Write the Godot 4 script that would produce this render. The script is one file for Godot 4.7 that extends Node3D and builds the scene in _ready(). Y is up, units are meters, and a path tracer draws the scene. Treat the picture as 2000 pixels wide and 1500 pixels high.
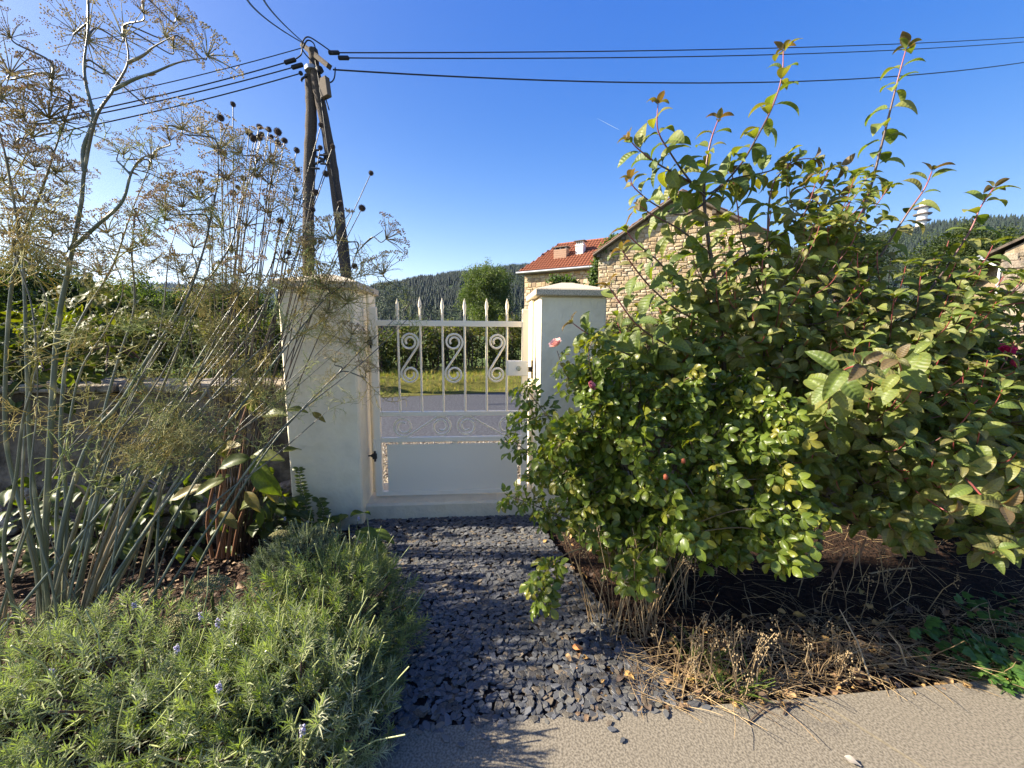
extends Node3D
# A garden gate between two rendered pillars, seen from the garden; y up, metres, the gate lies along x.

const EYE := Vector3(0, 1.4, 0)
var rng := RandomNumberGenerator.new()
var names := {}


func _ready() -> void:
	rng.seed = 7411
	make_camera_and_light()
	make_materials()
	make_ground()
	make_hills()
	make_houses()
	make_poles_and_cables()
	make_roadside()
	make_walls_and_pillars()
	make_gate()
	make_viburnum()
	make_rose()
	make_fennel()
	make_globe_plant()
	make_lavender()
	make_border_plants()
	make_dry_growth()
	make_small_things()


# ------------------------------------------------------------------ camera, sky, sun
func make_camera_and_light() -> void:
	var cam := Camera3D.new()
	cam.name = "camera"
	add_child(cam)
	cam.position = EYE
	cam.rotation_degrees = Vector3(-7.3, -4.7, 0.4)
	cam.fov = 90.0
	cam.near = 0.05
	cam.far = 6000.0
	cam.current = true
	var to_sun := Vector3(-cos(deg_to_rad(32.0)) * cos(deg_to_rad(4.5)), sin(deg_to_rad(32.0)), -cos(deg_to_rad(32.0)) * sin(deg_to_rad(4.5)))
	var sun := DirectionalLight3D.new()
	sun.name = "sun"
	add_child(sun)
	sun.basis = Basis.looking_at(-to_sun)
	sun.light_energy = 1.6
	sun.light_angular_distance = 0.5
	sun.light_color = Color(1.0, 0.95, 0.86)
	sun.shadow_enabled = true
	# clear sky: deep blue overhead, pale towards the horizon, a broad bright halo of air round the sun
	var w := 512
	var h := 256
	var im := Image.create(w, h, false, Image.FORMAT_RGBF)
	for j in h:
		var el := PI * (0.5 - (j + 0.5) / h)
		var s := sin(maxf(el, 0.0))
		for i in w:
			var az := TAU * (i + 0.5) / w
			var dir := Vector3(sin(az) * cos(el), sin(el), -cos(az) * cos(el))
			var c := Vector3(0.006 + 0.40 * exp(-7.2 * s), 0.043 + 0.42 * exp(-5.1 * s), 0.205 + 0.29 * exp(-3.5 * s))
			var ang := acos(clampf(dir.dot(to_sun), -1.0, 1.0))
			c += Vector3(1.0, 0.98, 0.93) * (1.5 * exp(-ang / 0.20) + 1.9 * exp(-s * 8.0) * exp(-ang / 0.6) + 0.06 * exp(-ang / 0.6))
			im.set_pixel(i, j, Color(c.x, c.y, c.z))
	var pano := PanoramaSkyMaterial.new()
	pano.panorama = ImageTexture.create_from_image(im)
	var sky := Sky.new()
	sky.sky_material = pano
	var env := Environment.new()
	env.background_mode = Environment.BG_SKY
	env.sky = sky
	env.background_energy_multiplier = 1.0
	env.tonemap_mode = Environment.TONE_MAPPER_LINEAR
	env.tonemap_exposure = 3.2
	env.sdfgi_enabled = true
	env.ssao_enabled = true
	env.ssil_enabled = true
	env.fog_enabled = true
	env.fog_light_color = Color(0.72, 0.84, 1.0)
	env.fog_density = 0.000045
	var we := WorldEnvironment.new()
	we.name = "world_environment"
	we.environment = env
	add_child(we)


# ------------------------------------------------------------------ naming and tagging
func numbered(called: String, parent: Node) -> String:
	var key := str(parent.get_instance_id()) + called
	var n: int = names.get(key, 0)
	names[key] = n + 1
	return called if n == 0 else "%s_%03d" % [called, n]


func put(called: String, m: Mesh, material: Material, parent: Node = null, xf := Transform3D()) -> MeshInstance3D:
	var o := MeshInstance3D.new()
	var p: Node = parent if parent else self
	o.name = numbered(called, p)
	o.mesh = m
	o.material_override = material
	o.transform = xf
	p.add_child(o, true)
	return o


func thing(called: String, label: String, category: String, at := Vector3.ZERO, group := "", turn := 0.0) -> Node3D:
	var o := Node3D.new()
	o.name = numbered(called, self)
	add_child(o, true)
	o.position = at
	o.rotation.y = turn
	return tag(o, label, category, group)


func tag(o: Node3D, label: String, category: String, group := "") -> Node3D:
	o.set_meta("label", label)
	if category:
		o.set_meta("category", category)
	if group:
		o.set_meta("group", group)
	return o


func structure(o: Node3D, label := "") -> Node3D:
	o.set_meta("kind", "structure")
	if label:
		o.set_meta("label", label)
	return o


func many(called: String, m: Mesh, material: Material, xfs: Array, tints: Array, parent: Node = null) -> MultiMeshInstance3D:
	var mm := MultiMesh.new()
	mm.transform_format = MultiMesh.TRANSFORM_3D
	mm.use_colors = tints.size() > 0
	mm.mesh = m
	mm.instance_count = xfs.size()
	for i in xfs.size():
		mm.set_instance_transform(i, xfs[i])
		if tints.size() > 0:
			var c: Color = tints[i % tints.size()]
			var k := 1.0 + 0.3 * (fmod(i * 0.618034, 1.0) - 0.5)
			mm.set_instance_color(i, Color(c.r * k, c.g * k, c.b * k))
	var o := MultiMeshInstance3D.new()
	var p: Node = parent if parent else self
	o.name = numbered(called, p)
	o.multimesh = mm
	o.material_override = material
	o.set_meta("kind", "stuff")
	p.add_child(o, true)
	return o


# the nearest pieces as parts of their own, the rest as one mass
func spread(parent: Node3D, piece: String, mass: String, meshes: Array, look: Dictionary, xfs: Array, most := 300) -> void:
	var origin := parent.position
	xfs.sort_custom(func(a, b): return (a.origin + origin - EYE).length_squared() / a.basis.y.length_squared() < (b.origin + origin - EYE).length_squared() / b.basis.y.length_squared())
	for i in mini(most, xfs.size()):
		put(piece, meshes[i % meshes.size()], look.each[(i * 7 + i / 5) % look.each.size()], parent, xfs[i])
	if xfs.size() > most:
		many(mass, meshes[0], look.mass, xfs.slice(most), look.tints, parent)


# ------------------------------------------------------------------ mesh building
class MB:
	var v := PackedVector3Array()
	var n := PackedVector3Array()
	var c := PackedColorArray()
	var u := PackedVector2Array()
	var ix := PackedInt32Array()

	func flat(a: Vector3, b: Vector3, d: Vector3, col := Color.WHITE) -> void:
		var nn := (d - a).cross(b - a).normalized()
		var k := v.size()
		for p in [a, b, d]:
			v.append(p)
			n.append(nn)
			c.append(col)
			u.append(Vector2.ZERO)
		ix.append_array([k, k + 1, k + 2])

	# corners clockwise as seen from outside
	func quad(a: Vector3, b: Vector3, d: Vector3, e: Vector3, col := Color.WHITE) -> void:
		flat(a, b, d, col)
		flat(a, d, e, col)

	func vert(p: Vector3, nn: Vector3, uv := Vector2.ZERO, col := Color.WHITE) -> int:
		v.append(p)
		n.append(nn)
		c.append(col)
		u.append(uv)
		return v.size() - 1

	func tri(a: int, b: int, d: int) -> void:
		ix.append_array([a, b, d])

	func box(lo: Vector3, hi: Vector3, bev := 0.0, col := Color.WHITE, xf := Transform3D()) -> void:
		# a box with chamfered edges: six faces, twelve edge strips, eight corners
		var mid := (lo + hi) / 2
		var half := (hi - lo) / 2
		var b := minf(bev, 0.45 * minf(half.x, minf(half.y, half.z)))
		var corner := func(s: Vector3, axis: int) -> Vector3:
			var q := half - Vector3(b, b, b)
			q[axis] = half[axis]
			return xf * (mid + q * s)
		for axis in 3:
			var a1 := (axis + 1) % 3
			var a2 := (axis + 2) % 3
			for sgn in [-1.0, 1.0]:
				var pts := []
				for k in [[-1, -1], [1, -1], [1, 1], [-1, 1]]:
					var s := Vector3.ZERO
					s[axis] = sgn
					s[a1] = k[0]
					s[a2] = k[1]
					pts.append(corner.call(s, axis))
				if sgn < 0:
					quad(pts[0], pts[1], pts[2], pts[3], col)
				else:
					quad(pts[3], pts[2], pts[1], pts[0], col)
		if b <= 0.0:
			return
		for axis in 3:
			var a1 := (axis + 1) % 3
			var a2 := (axis + 2) % 3
			for s1 in [-1.0, 1.0]:
				for s2 in [-1.0, 1.0]:
					var s := Vector3.ZERO
					s[a1] = s1
					s[a2] = s2
					var sl := s
					sl[axis] = -1
					var sh := s
					sh[axis] = 1
					var p0: Vector3 = corner.call(sl, a1)
					var p1: Vector3 = corner.call(sh, a1)
					var p2: Vector3 = corner.call(sh, a2)
					var p3: Vector3 = corner.call(sl, a2)
					if s1 * s2 > 0:
						quad(p0, p1, p2, p3, col)
					else:
						quad(p3, p2, p1, p0, col)
		for sx in [-1.0, 1.0]:
			for sy in [-1.0, 1.0]:
				for sz in [-1.0, 1.0]:
					var s := Vector3(sx, sy, sz)
					var p: Vector3 = corner.call(s, 0)
					var q: Vector3 = corner.call(s, 1)
					var r: Vector3 = corner.call(s, 2)
					if sx * sy * sz > 0:
						flat(p, r, q, col)
					else:
						flat(p, q, r, col)

	func tube(pts: Array, radii: Array, sides := 6, cols: Array = [], caps := true) -> void:
		var m := pts.size()
		var t0: Vector3 = (pts[1] - pts[0]).normalized()
		var uu := t0.cross(Vector3.RIGHT if absf(t0.x) < 0.8 else Vector3.UP).normalized()
		var first := v.size()
		for i in m:
			var t: Vector3 = (pts[mini(i + 1, m - 1)] - pts[maxi(i - 1, 0)]).normalized()
			uu = (uu - t * t.dot(uu)).normalized()
			var w := t.cross(uu)
			var r: float = radii[i] if radii.size() > 1 else radii[0]
			var col: Color = Color.WHITE if cols.is_empty() else cols[i] if cols.size() > 1 else cols[0]
			for k in sides:
				var a := TAU * k / sides
				var dir := uu * cos(a) + w * sin(a)
				vert(pts[i] + dir * r, dir, Vector2(float(k) / sides, float(i)), col)
		for i in m - 1:
			for k in sides:
				var a := first + i * sides + k
				var b := first + i * sides + (k + 1) % sides
				var d := b + sides
				var e := a + sides
				ix.append_array([a, e, d, a, d, b])
		if caps:
			for end in 2:
				var base := first + (m - 1) * sides * end
				var t: Vector3 = (pts[1] - pts[0]) if end == 0 else (pts[m - 1] - pts[m - 2])
				t = t.normalized() * (-1.0 if end == 0 else 1.0)
				var k0 := v.size()
				for k in sides:
					vert(v[base + k], t, Vector2.ZERO, c[base + k])
				for k in range(1, sides - 1):
					if end == 0:
						ix.append_array([k0, k0 + k, k0 + k + 1])
					else:
						ix.append_array([k0, k0 + k + 1, k0 + k])

	func blob(center: Vector3, rad: Vector3, rings := 5, sides := 8, col := Color.WHITE, noise := 0.0, rg: RandomNumberGenerator = null) -> void:
		var first := v.size()
		for i in rings + 1:
			var th := PI * i / rings
			for k in sides:
				var a := TAU * k / sides
				var d := Vector3(sin(th) * cos(a), cos(th), sin(th) * sin(a))
				var f := 1.0 + (rg.randf_range(-noise, noise) if rg else 0.0)
				vert(center + d * rad * f, (d / rad).normalized(), Vector2.ZERO, col)
		for i in rings:
			for k in sides:
				var a := first + i * sides + k
				var b := first + i * sides + (k + 1) % sides
				ix.append_array([a, b + sides, b, a, a + sides, b + sides])

	# recompute smooth normals of everything from its faces (clockwise fronts)
	func smooth_normals() -> void:
		for i in n.size():
			n[i] = Vector3.ZERO
		for i in range(0, ix.size(), 3):
			var a := v[ix[i]]
			var f := (v[ix[i + 2]] - a).cross(v[ix[i + 1]] - a)
			for k in 3:
				n[ix[i + k]] += f
		for i in n.size():
			n[i] = n[i].normalized()

	func mesh() -> ArrayMesh:
		var a := []
		a.resize(Mesh.ARRAY_MAX)
		a[Mesh.ARRAY_VERTEX] = v
		a[Mesh.ARRAY_NORMAL] = n
		a[Mesh.ARRAY_COLOR] = c
		a[Mesh.ARRAY_TEX_UV] = u
		a[Mesh.ARRAY_INDEX] = ix
		var m := ArrayMesh.new()
		m.add_surface_from_arrays(Mesh.PRIMITIVE_TRIANGLES, a)
		return m


func box_mesh(lo: Vector3, hi: Vector3, bev := 0.004) -> ArrayMesh:
	var b := MB.new()
	b.box(lo, hi, bev)
	return b.mesh()


func tube_mesh(pts: Array, radii: Array, sides := 8, cols: Array = []) -> ArrayMesh:
	var b := MB.new()
	b.tube(pts, radii, sides, cols)
	return b.mesh()


func curve(pts: Array, per := 4) -> Array:
	var out := []
	for i in pts.size() - 1:
		var p0: Vector3 = pts[maxi(i - 1, 0)]
		var p3: Vector3 = pts[mini(i + 2, pts.size() - 1)]
		for k in per:
			out.append((pts[i] as Vector3).cubic_interpolate(pts[i + 1], p0, p3, float(k) / per))
	out.append(pts[-1])
	return out


func tapered(from: float, to: float, n: int) -> Array:
	var out := []
	for i in n:
		out.append(lerpf(from, to, float(i) / maxf(n - 1, 1)))
	return out


func facing(at: Vector3, along: Vector3, up: Vector3, size: float) -> Transform3D:
	# y runs along, z towards up
	var y := along.normalized()
	var z := up - y * up.dot(y)
	z = z.normalized() if z.length() > 0.001 else y.cross(Vector3(0.3, 0.2, 0.9)).normalized()
	return Transform3D(Basis(y.cross(z) * size, y * size, z * size), at)


func rdir() -> Vector3:
	var z := rng.randf_range(-1, 1)
	var a := rng.randf_range(0, TAU)
	return Vector3(cos(a) * sqrt(1 - z * z), z, sin(a) * sqrt(1 - z * z))


func rr(a: float, b: float) -> float:
	return rng.randf_range(a, b)


# ------------------------------------------------------------------ materials
var tex := {}
var mat := {}


func noise_tex(freq: float, octaves := 4, kind := FastNoiseLite.TYPE_SIMPLEX_SMOOTH, ramp: Gradient = null, size := 512) -> NoiseTexture2D:
	var f := FastNoiseLite.new()
	f.noise_type = kind
	f.seed = 11 + tex.size()
	f.frequency = freq
	f.fractal_octaves = octaves
	var t := NoiseTexture2D.new()
	t.width = size
	t.height = size
	t.seamless = true
	t.noise = f
	if ramp:
		t.color_ramp = ramp
	return t


func ramp(stops: Array) -> Gradient:
	var g := Gradient.new()
	var off := PackedFloat32Array()
	var cols := PackedColorArray()
	for s in stops:
		off.append(s[0])
		cols.append(s[1])
	g.offsets = off
	g.colors = cols
	return g


func grey(x: float) -> Color:
	return Color(x, x, x)


func lin(r: float, g: float, b: float) -> Color:
	return Color(r, g, b).linear_to_srgb()


func M(col: Color, rough: float, d := {}) -> StandardMaterial3D:
	var m := StandardMaterial3D.new()
	m.albedo_color = col
	m.roughness = rough
	m.metallic_specular = d.get("spec", 0.4)
	m.metallic = d.get("metal", 0.0)
	if d.has("tex"):
		m.albedo_texture = d.tex
	if d.has("scale"):
		m.uv1_triplanar = true
		m.uv1_world_triplanar = d.get("world", true)
		m.uv1_scale = Vector3.ONE * d.scale
	if d.has("bump"):
		m.heightmap_enabled = true
		m.heightmap_texture = d.bump
		m.heightmap_scale = d.get("bump_cm", 0.3)
	if d.has("back"):
		m.backlight_enabled = true
		m.backlight = d.back
	if d.get("vc", false):
		m.vertex_color_use_as_albedo = true
	return m


func leaf_look(tints: Array, texture: Texture2D, rough: float, back: Color, spec := 0.4) -> Dictionary:
	# a leaf sends back about as much light as it lets through: the blade holds the sum of both
	var each := []
	var sums := []
	for t in tints:
		sums.append(Color(t.r * 1.75, t.g * 1.75, t.b * 1.75))
	tints = sums
	back = Color(minf(back.r * 1.25, 1.0), minf(back.g * 1.2, 1.0), minf(back.b * 1.1, 1.0))
	for t in tints:
		each.append(M((t as Color).linear_to_srgb(), rough, {"tex": texture, "back": back, "spec": spec}))
	return {"each": each, "mass": M(Color.WHITE, rough, {"tex": texture, "back": back, "vc": true, "spec": spec}), "tints": tints}


# the colour of a leaf blade in its own uv: u across, v along; veins, margin and mottling
func leaf_texture(veins: float, vein_tint: Color, margin: Color, blotch: Color, s: int) -> ImageTexture:
	var f := FastNoiseLite.new()
	f.seed = s
	f.frequency = 0.035
	var fine := FastNoiseLite.new()
	fine.seed = s + 1
	fine.frequency = 0.2
	var im := Image.create(96, 96, false, Image.FORMAT_RGB8)
	for j in 96:
		for i in 96:
			var x := absf(i / 47.5 - 1.0)
			var y := j / 95.0
			var col := Color.WHITE * (0.86 + 0.12 * fine.get_noise_2d(i, j))
			var vein := pow(0.5 + 0.5 * cos(TAU * (y * veins - x * 1.3)), 10.0) * (0.25 if veins > 0 else 0.0)
			vein = maxf(vein, 0.75 * exp(-x * 22.0))
			col = col.lerp(vein_tint, vein)
			col = col.lerp(blotch, clampf(f.get_noise_2d(i, j) * 1.6 - 0.35, 0, 0.7))
			col = col.lerp(margin, clampf((x - 0.72) * 1.6, 0, 0.5))
			im.set_pixel(i, j, col)
	return ImageTexture.create_from_image(im)


func make_materials() -> void:
	tex.soft = noise_tex(0.012, 5)
	tex.fine = noise_tex(0.06, 5)
	tex.grain = noise_tex(0.2, 3)
	tex.cell = noise_tex(0.06, 2, FastNoiseLite.TYPE_CELLULAR)
	tex.plaster = noise_tex(0.008, 7, FastNoiseLite.TYPE_SIMPLEX_SMOOTH, ramp([[0.0, grey(0.93)], [0.4, grey(0.985)], [0.6, Color(1, 1, 0.99)], [1.0, Color(0.96, 0.95, 0.92)]]))
	tex.dirty = noise_tex(0.012, 6, FastNoiseLite.TYPE_SIMPLEX_SMOOTH, ramp([[0.0, Color(0.45, 0.42, 0.38)], [0.5, Color(0.75, 0.72, 0.66)], [1.0, Color(1, 0.97, 0.9)]]))
	tex.concrete = noise_tex(0.1, 5, FastNoiseLite.TYPE_SIMPLEX_SMOOTH, ramp([[0.0, Color(0.56, 0.54, 0.505)], [0.40, Color(0.78, 0.76, 0.725)], [0.6, Color(0.9, 0.875, 0.83)], [1.0, Color(1, 0.99, 0.97)]]), 1024)
	tex.asphalt = noise_tex(0.02, 7, FastNoiseLite.TYPE_SIMPLEX_SMOOTH, ramp([[0.0, grey(0.62)], [0.42, grey(0.70)], [0.54, Color(0.76, 0.76, 0.78)], [0.66, Color(0.92, 0.92, 0.92)], [1.0, Color(1, 1, 1)]]), 1024)
	tex.gravel = noise_tex(0.09, 2, FastNoiseLite.TYPE_CELLULAR, ramp([[0.0, Color(1, 0.97, 0.9)], [0.5, Color(0.7, 0.66, 0.58)], [1.0, Color(0.3, 0.27, 0.24)]]))
	tex.soil = noise_tex(0.03, 6, FastNoiseLite.TYPE_SIMPLEX_SMOOTH, ramp([[0.0, Color(0.35, 0.27, 0.22)], [0.5, Color(0.62, 0.5, 0.42)], [1.0, Color(0.95, 0.8, 0.65)]]))
	tex.grass = noise_tex(0.03, 6, FastNoiseLite.TYPE_SIMPLEX_SMOOTH, ramp([[0.0, Color(0.45, 0.5, 0.3)], [0.5, Color(0.75, 0.85, 0.5)], [1.0, Color(1, 0.95, 0.7)]]))
	tex.wood = noise_tex(0.05, 5, FastNoiseLite.TYPE_SIMPLEX_SMOOTH, ramp([[0.0, Color(0.4, 0.38, 0.37)], [0.5, Color(0.7, 0.66, 0.62)], [1.0, Color(1, 0.96, 0.9)]]))
	tex.stone = noise_tex(0.03, 6, FastNoiseLite.TYPE_SIMPLEX_SMOOTH, ramp([[0.0, Color(0.62, 0.56, 0.5)], [0.5, Color(0.88, 0.84, 0.78)], [1.0, Color(1, 0.97, 0.92)]]))
	tex.viburnum = leaf_texture(8.0, Color(1.15, 1.2, 0.85), Color(0.95, 0.85, 0.7), Color(1.0, 0.9, 0.6), 3)
	tex.rose = leaf_texture(6.0, Color(1.1, 1.15, 0.9), Color(1.0, 0.95, 0.75), Color(1.1, 1.0, 0.6), 5)
	tex.broad = leaf_texture(5.0, Color(1.1, 1.15, 0.9), Color(0.9, 0.85, 0.6), Color(1.0, 0.85, 0.45), 9)
	mat.plaster = M(lin(0.885, 0.785, 0.575), 0.9, {"tex": tex.plaster, "scale": 0.8, "bump": tex.fine, "bump_cm": 0.25})
	mat.cap = M(lin(0.74, 0.68, 0.56), 0.85, {"tex": tex.concrete, "scale": 0.9, "bump": tex.fine, "bump_cm": 0.15})
	mat.sill = M(lin(0.74, 0.63, 0.43), 0.85, {"tex": tex.plaster, "scale": 1.1, "bump": tex.fine, "bump_cm": 0.3})
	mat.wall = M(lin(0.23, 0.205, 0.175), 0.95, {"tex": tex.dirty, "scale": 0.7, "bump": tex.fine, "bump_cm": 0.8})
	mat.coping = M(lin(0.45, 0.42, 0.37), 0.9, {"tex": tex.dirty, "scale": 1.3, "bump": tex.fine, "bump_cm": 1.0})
	mat.paint = M(lin(0.90, 0.80, 0.61), 0.4, {"bump": tex.fine, "scale": 1.5, "bump_cm": 0.02, "spec": 0.5})
	mat.iron = M(lin(0.035, 0.032, 0.032), 0.6, {"metal": 0.3})
	mat.lock = M(lin(0.72, 0.70, 0.64), 0.3, {"metal": 0.2})
	mat.brass = M(lin(0.7, 0.66, 0.58), 0.25, {"metal": 0.9})
	mat.concrete = M(lin(0.265, 0.245, 0.21), 0.95, {"tex": tex.concrete, "scale": 1.0, "bump": tex.grain, "bump_cm": 0.12})
	mat.asphalt = M(lin(0.115, 0.118, 0.128), 0.6, {"tex": tex.asphalt, "scale": 1.0, "bump": tex.grain, "bump_cm": 0.8})
	mat.gravel = M(lin(0.27, 0.245, 0.205), 0.9, {"tex": tex.gravel, "scale": 0.9, "bump": tex.cell, "bump_cm": -1.2})
	mat.soil = M(lin(0.085, 0.062, 0.047), 1.0, {"tex": tex.soil, "scale": 1.4, "bump": tex.fine, "bump_cm": 2.5})
	mat.field = M(lin(0.10, 0.13, 0.05), 1.0, {"tex": tex.grass, "scale": 0.3, "bump": tex.fine, "bump_cm": 4.0})
	mat.verge = M(lin(0.22, 0.17, 0.08), 1.0, {"tex": tex.grass, "scale": 1.1, "bump": tex.fine, "bump_cm": 3.0})
	mat.hill = M(lin(0.045, 0.065, 0.035), 1.0, {"tex": tex.grass, "scale": 0.02})
	mat.bed = M(lin(0.05, 0.052, 0.058), 1.0, {"tex": tex.soil, "scale": 3.0})
	mat.pole = M(lin(0.175, 0.155, 0.14), 0.9, {"tex": tex.wood, "scale": 1.2, "bump": tex.fine, "bump_cm": 1.5})
	mat.cable = M(lin(0.012, 0.012, 0.016), 0.5)
	mat.galv = M(lin(0.35, 0.36, 0.38), 0.5, {"metal": 0.6})
	mat.bark = M(lin(0.085, 0.055, 0.045), 0.9, {"bump": tex.fine, "scale": 6.0, "bump_cm": 0.4})
	mat.mortar = M(lin(0.46, 0.39, 0.30), 0.95, {"tex": tex.stone, "scale": 0.8, "bump": tex.fine, "bump_cm": 2.0})
	mat.rooftile = M(lin(0.35, 0.13, 0.072), 0.85, {"tex": tex.stone, "scale": 0.6})
	mat.oldtile = M(lin(0.20, 0.12, 0.085), 0.9, {"tex": tex.stone, "scale": 0.8})
	mat.white = M(lin(0.72, 0.70, 0.66), 0.8)
	mat.timber = M(lin(0.27, 0.24, 0.21), 0.85, {"tex": tex.wood, "scale": 2.0})
	mat.vc = M(Color.WHITE, 0.75, {"vc": true})
	mat.stem = M(Color.WHITE, 0.42, {"vc": true, "spec": 0.55})
	mat.frond = M(Color.WHITE, 0.8, {"vc": true, "back": Color(0.5, 0.5, 0.4)})
	var st := []
	for c in [[0.60, 0.50, 0.36], [0.70, 0.62, 0.49], [0.52, 0.42, 0.29], [0.65, 0.60, 0.51], [0.42, 0.34, 0.26], [0.68, 0.58, 0.41]]:
		st.append(M(lin(c[0], c[1], c[2]), 0.92, {"tex": tex.stone, "scale": 1.1, "bump": tex.fine, "bump_cm": 2.0}))
	mat.stones = st
	var gs := []
	for c in [[0.43, 0.40, 0.35], [0.36, 0.33, 0.30], [0.48, 0.44, 0.38], [0.32, 0.27, 0.24], [0.40, 0.36, 0.30]]:
		gs.append(M(lin(c[0], c[1], c[2]), 0.92, {"tex": tex.stone, "scale": 1.1, "bump": tex.fine, "bump_cm": 2.0}))
	mat.grey_stones = gs
	mat.stone_mass = M(Color.WHITE, 0.92, {"tex": tex.stone, "scale": 1.1, "vc": true})
	var sl := []
	for c in [[0.078, 0.082, 0.090], [0.100, 0.103, 0.110], [0.062, 0.065, 0.072], [0.125, 0.127, 0.132], [0.088, 0.089, 0.090], [0.125, 0.122, 0.115], [0.12, 0.10, 0.075]]:
		sl.append(M(lin(c[0], c[1], c[2]), 0.62, {"tex": tex.stone, "scale": 6.0, "bump": tex.fine, "bump_cm": 0.15, "spec": 0.5}))
	mat.slate = sl
	mat.slate_mass = M(Color.WHITE, 0.62, {"vc": true, "spec": 0.5})


# ------------------------------------------------------------------ ground
const ROAD_AT := Vector3(-1.66, 0, -9.07)
const ROAD_U := Vector3(0.972, 0, -0.234)
const ROAD_V := Vector3(-0.234, 0, -0.972)


func road(u: float, v: float, y := 0.0) -> Vector3:
	return ROAD_AT + ROAD_U * u + ROAD_V * v + Vector3(0, y, 0)


# a sheet over a grid of corners given by at(i, j); fronts up
func sheet(nx: int, nz: int, at: Callable) -> ArrayMesh:
	var b := MB.new()
	for j in nz + 1:
		for i in nx + 1:
			var p: Vector3 = at.call(float(i) / nx, float(j) / nz)
			b.vert(p, Vector3.UP, Vector2(p.x, p.z))
	for j in nz:
		for i in nx:
			var a := j * (nx + 1) + i
			var d := a + nx + 1
			b.ix.append_array([a, a + 1, d + 1, a, d + 1, d])
	# make sure that fronts look up whatever way the corners run
	b.smooth_normals()
	var up := 0.0
	for q in b.n:
		up += q.y
	if up < 0:
		for k in range(0, b.ix.size(), 3):
			var t := b.ix[k + 1]
			b.ix[k + 1] = b.ix[k + 2]
			b.ix[k + 2] = t
		b.smooth_normals()
	return b.mesh()


func make_ground() -> void:
	structure(put("ground", sheet(40, 40, func(s, t): return Vector3(lerpf(-3200, 3200, s), -0.09, lerpf(60, -3200, t))), mat.field), "grassy ground of the valley")
	structure(put("road", sheet(30, 8, func(s, t): return road(lerpf(-60, 60, s), lerpf(0.0, -5.1, t), -0.03)), mat.asphalt), "grey asphalt road beyond the gate")
	structure(put("gravel_shoulder", sheet(20, 4, func(s, t): return Vector3(lerpf(-12, 12, s), -0.034 + 0.03 * t, lerpf(-5.4, -3.05, t))), mat.gravel), "pale gravel edge between gate and road")
	var f := FastNoiseLite.new()
	f.seed = 4
	f.frequency = 1.3
	structure(put("garden_soil", sheet(90, 60, func(s, t):
		var p := Vector3(lerpf(-5.5, 5.5, s), 0, lerpf(-3.05, -1.1, t))
		p.y = -0.015 + 0.03 * f.get_noise_2d(p.x * 3.0, p.z * 3.0)
		return p), mat.soil), "dark garden soil of the beds")
	var pave := Node3D.new()
	pave.name = "pavement"
	add_child(pave)
	structure(pave, "sunlit concrete pavement in front of the beds")
	# two cast slabs that meet in a slanting joint
	for k in 2:
		var xs: Array = [[-4.0, -4.0, 1.258, 1.40], [1.271, 1.409, 5.0, 5.0]][k]
		var b := MB.new()
		var z0 := [-1.2 - 0.004, -1.218][k] as float
		var z1 := [-1.218, -1.30][k] as float
		var z2 := 3.0
		var y := 0.028
		var j := (z2 + 1.2) * 0.60
		var A := Vector3(xs[0], y, z0)
		var B := Vector3(xs[2], y, z1)
		var C := Vector3(xs[2] + (j if k == 0 else 0.0), y, z2)
		var D := Vector3(xs[0] + (j if k == 1 else 0.0), y, z2)
		var low := Vector3(0, -0.1, 0)
		var r := Vector3(0, -0.008, 0.008)
		b.quad(D, A + Vector3(0, 0, 0.008), B + Vector3(0, 0, 0.008), C)
		b.quad(A + Vector3(0, 0, 0.008), A + Vector3(0, -0.008, 0), B + Vector3(0, -0.008, 0), B + Vector3(0, 0, 0.008))
		b.quad(B + Vector3(0, -0.008, 0), A + Vector3(0, -0.008, 0), A + low, B + low)
		b.quad(A, D, D + low, A + low)
		b.quad(C, B, B + low, C + low)
		put("concrete_slab", b.mesh(), mat.concrete, pave)
	make_slate_path()
	# loose pebbles on the shoulder, as far as one can tell them apart
	var pm := MB.new()
	pm.blob(Vector3.ZERO, Vector3(1.0, 0.6, 0.8), 4, 6, Color.WHITE, 0.16, rng)
	var px := []
	for i in 5200:
		var s := rr(0.007, 0.017)
		var z := -3.21 - 1.9 * pow(rng.randf(), 1.5)
		px.append(Transform3D(Basis(rdir(), rr(0, TAU)).scaled(Vector3(s, s, s)), Vector3(rr(-1.5, 1.0), -0.034 + 0.03 * (z + 5.4) / 2.35 + s * 0.35, z)))
	tag(many("gravel", pm.mesh(), mat.vc, px, [Color(0.34, 0.31, 0.26), Color(0.24, 0.22, 0.19), Color(0.42, 0.38, 0.31), Color(0.17, 0.15, 0.13), Color(0.30, 0.24, 0.18)]), "pale loose pebbles between gate and road", "gravel")


func path_span(z: float) -> Vector2:
	# left and right edge of the chippings at depth z
	var t := clampf((-1.2 - z) / 1.6, 0, 1)
	return Vector2(lerpf(-0.46, -0.92, t), lerpf(0.82, 0.34, pow(t, 0.6)))


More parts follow.
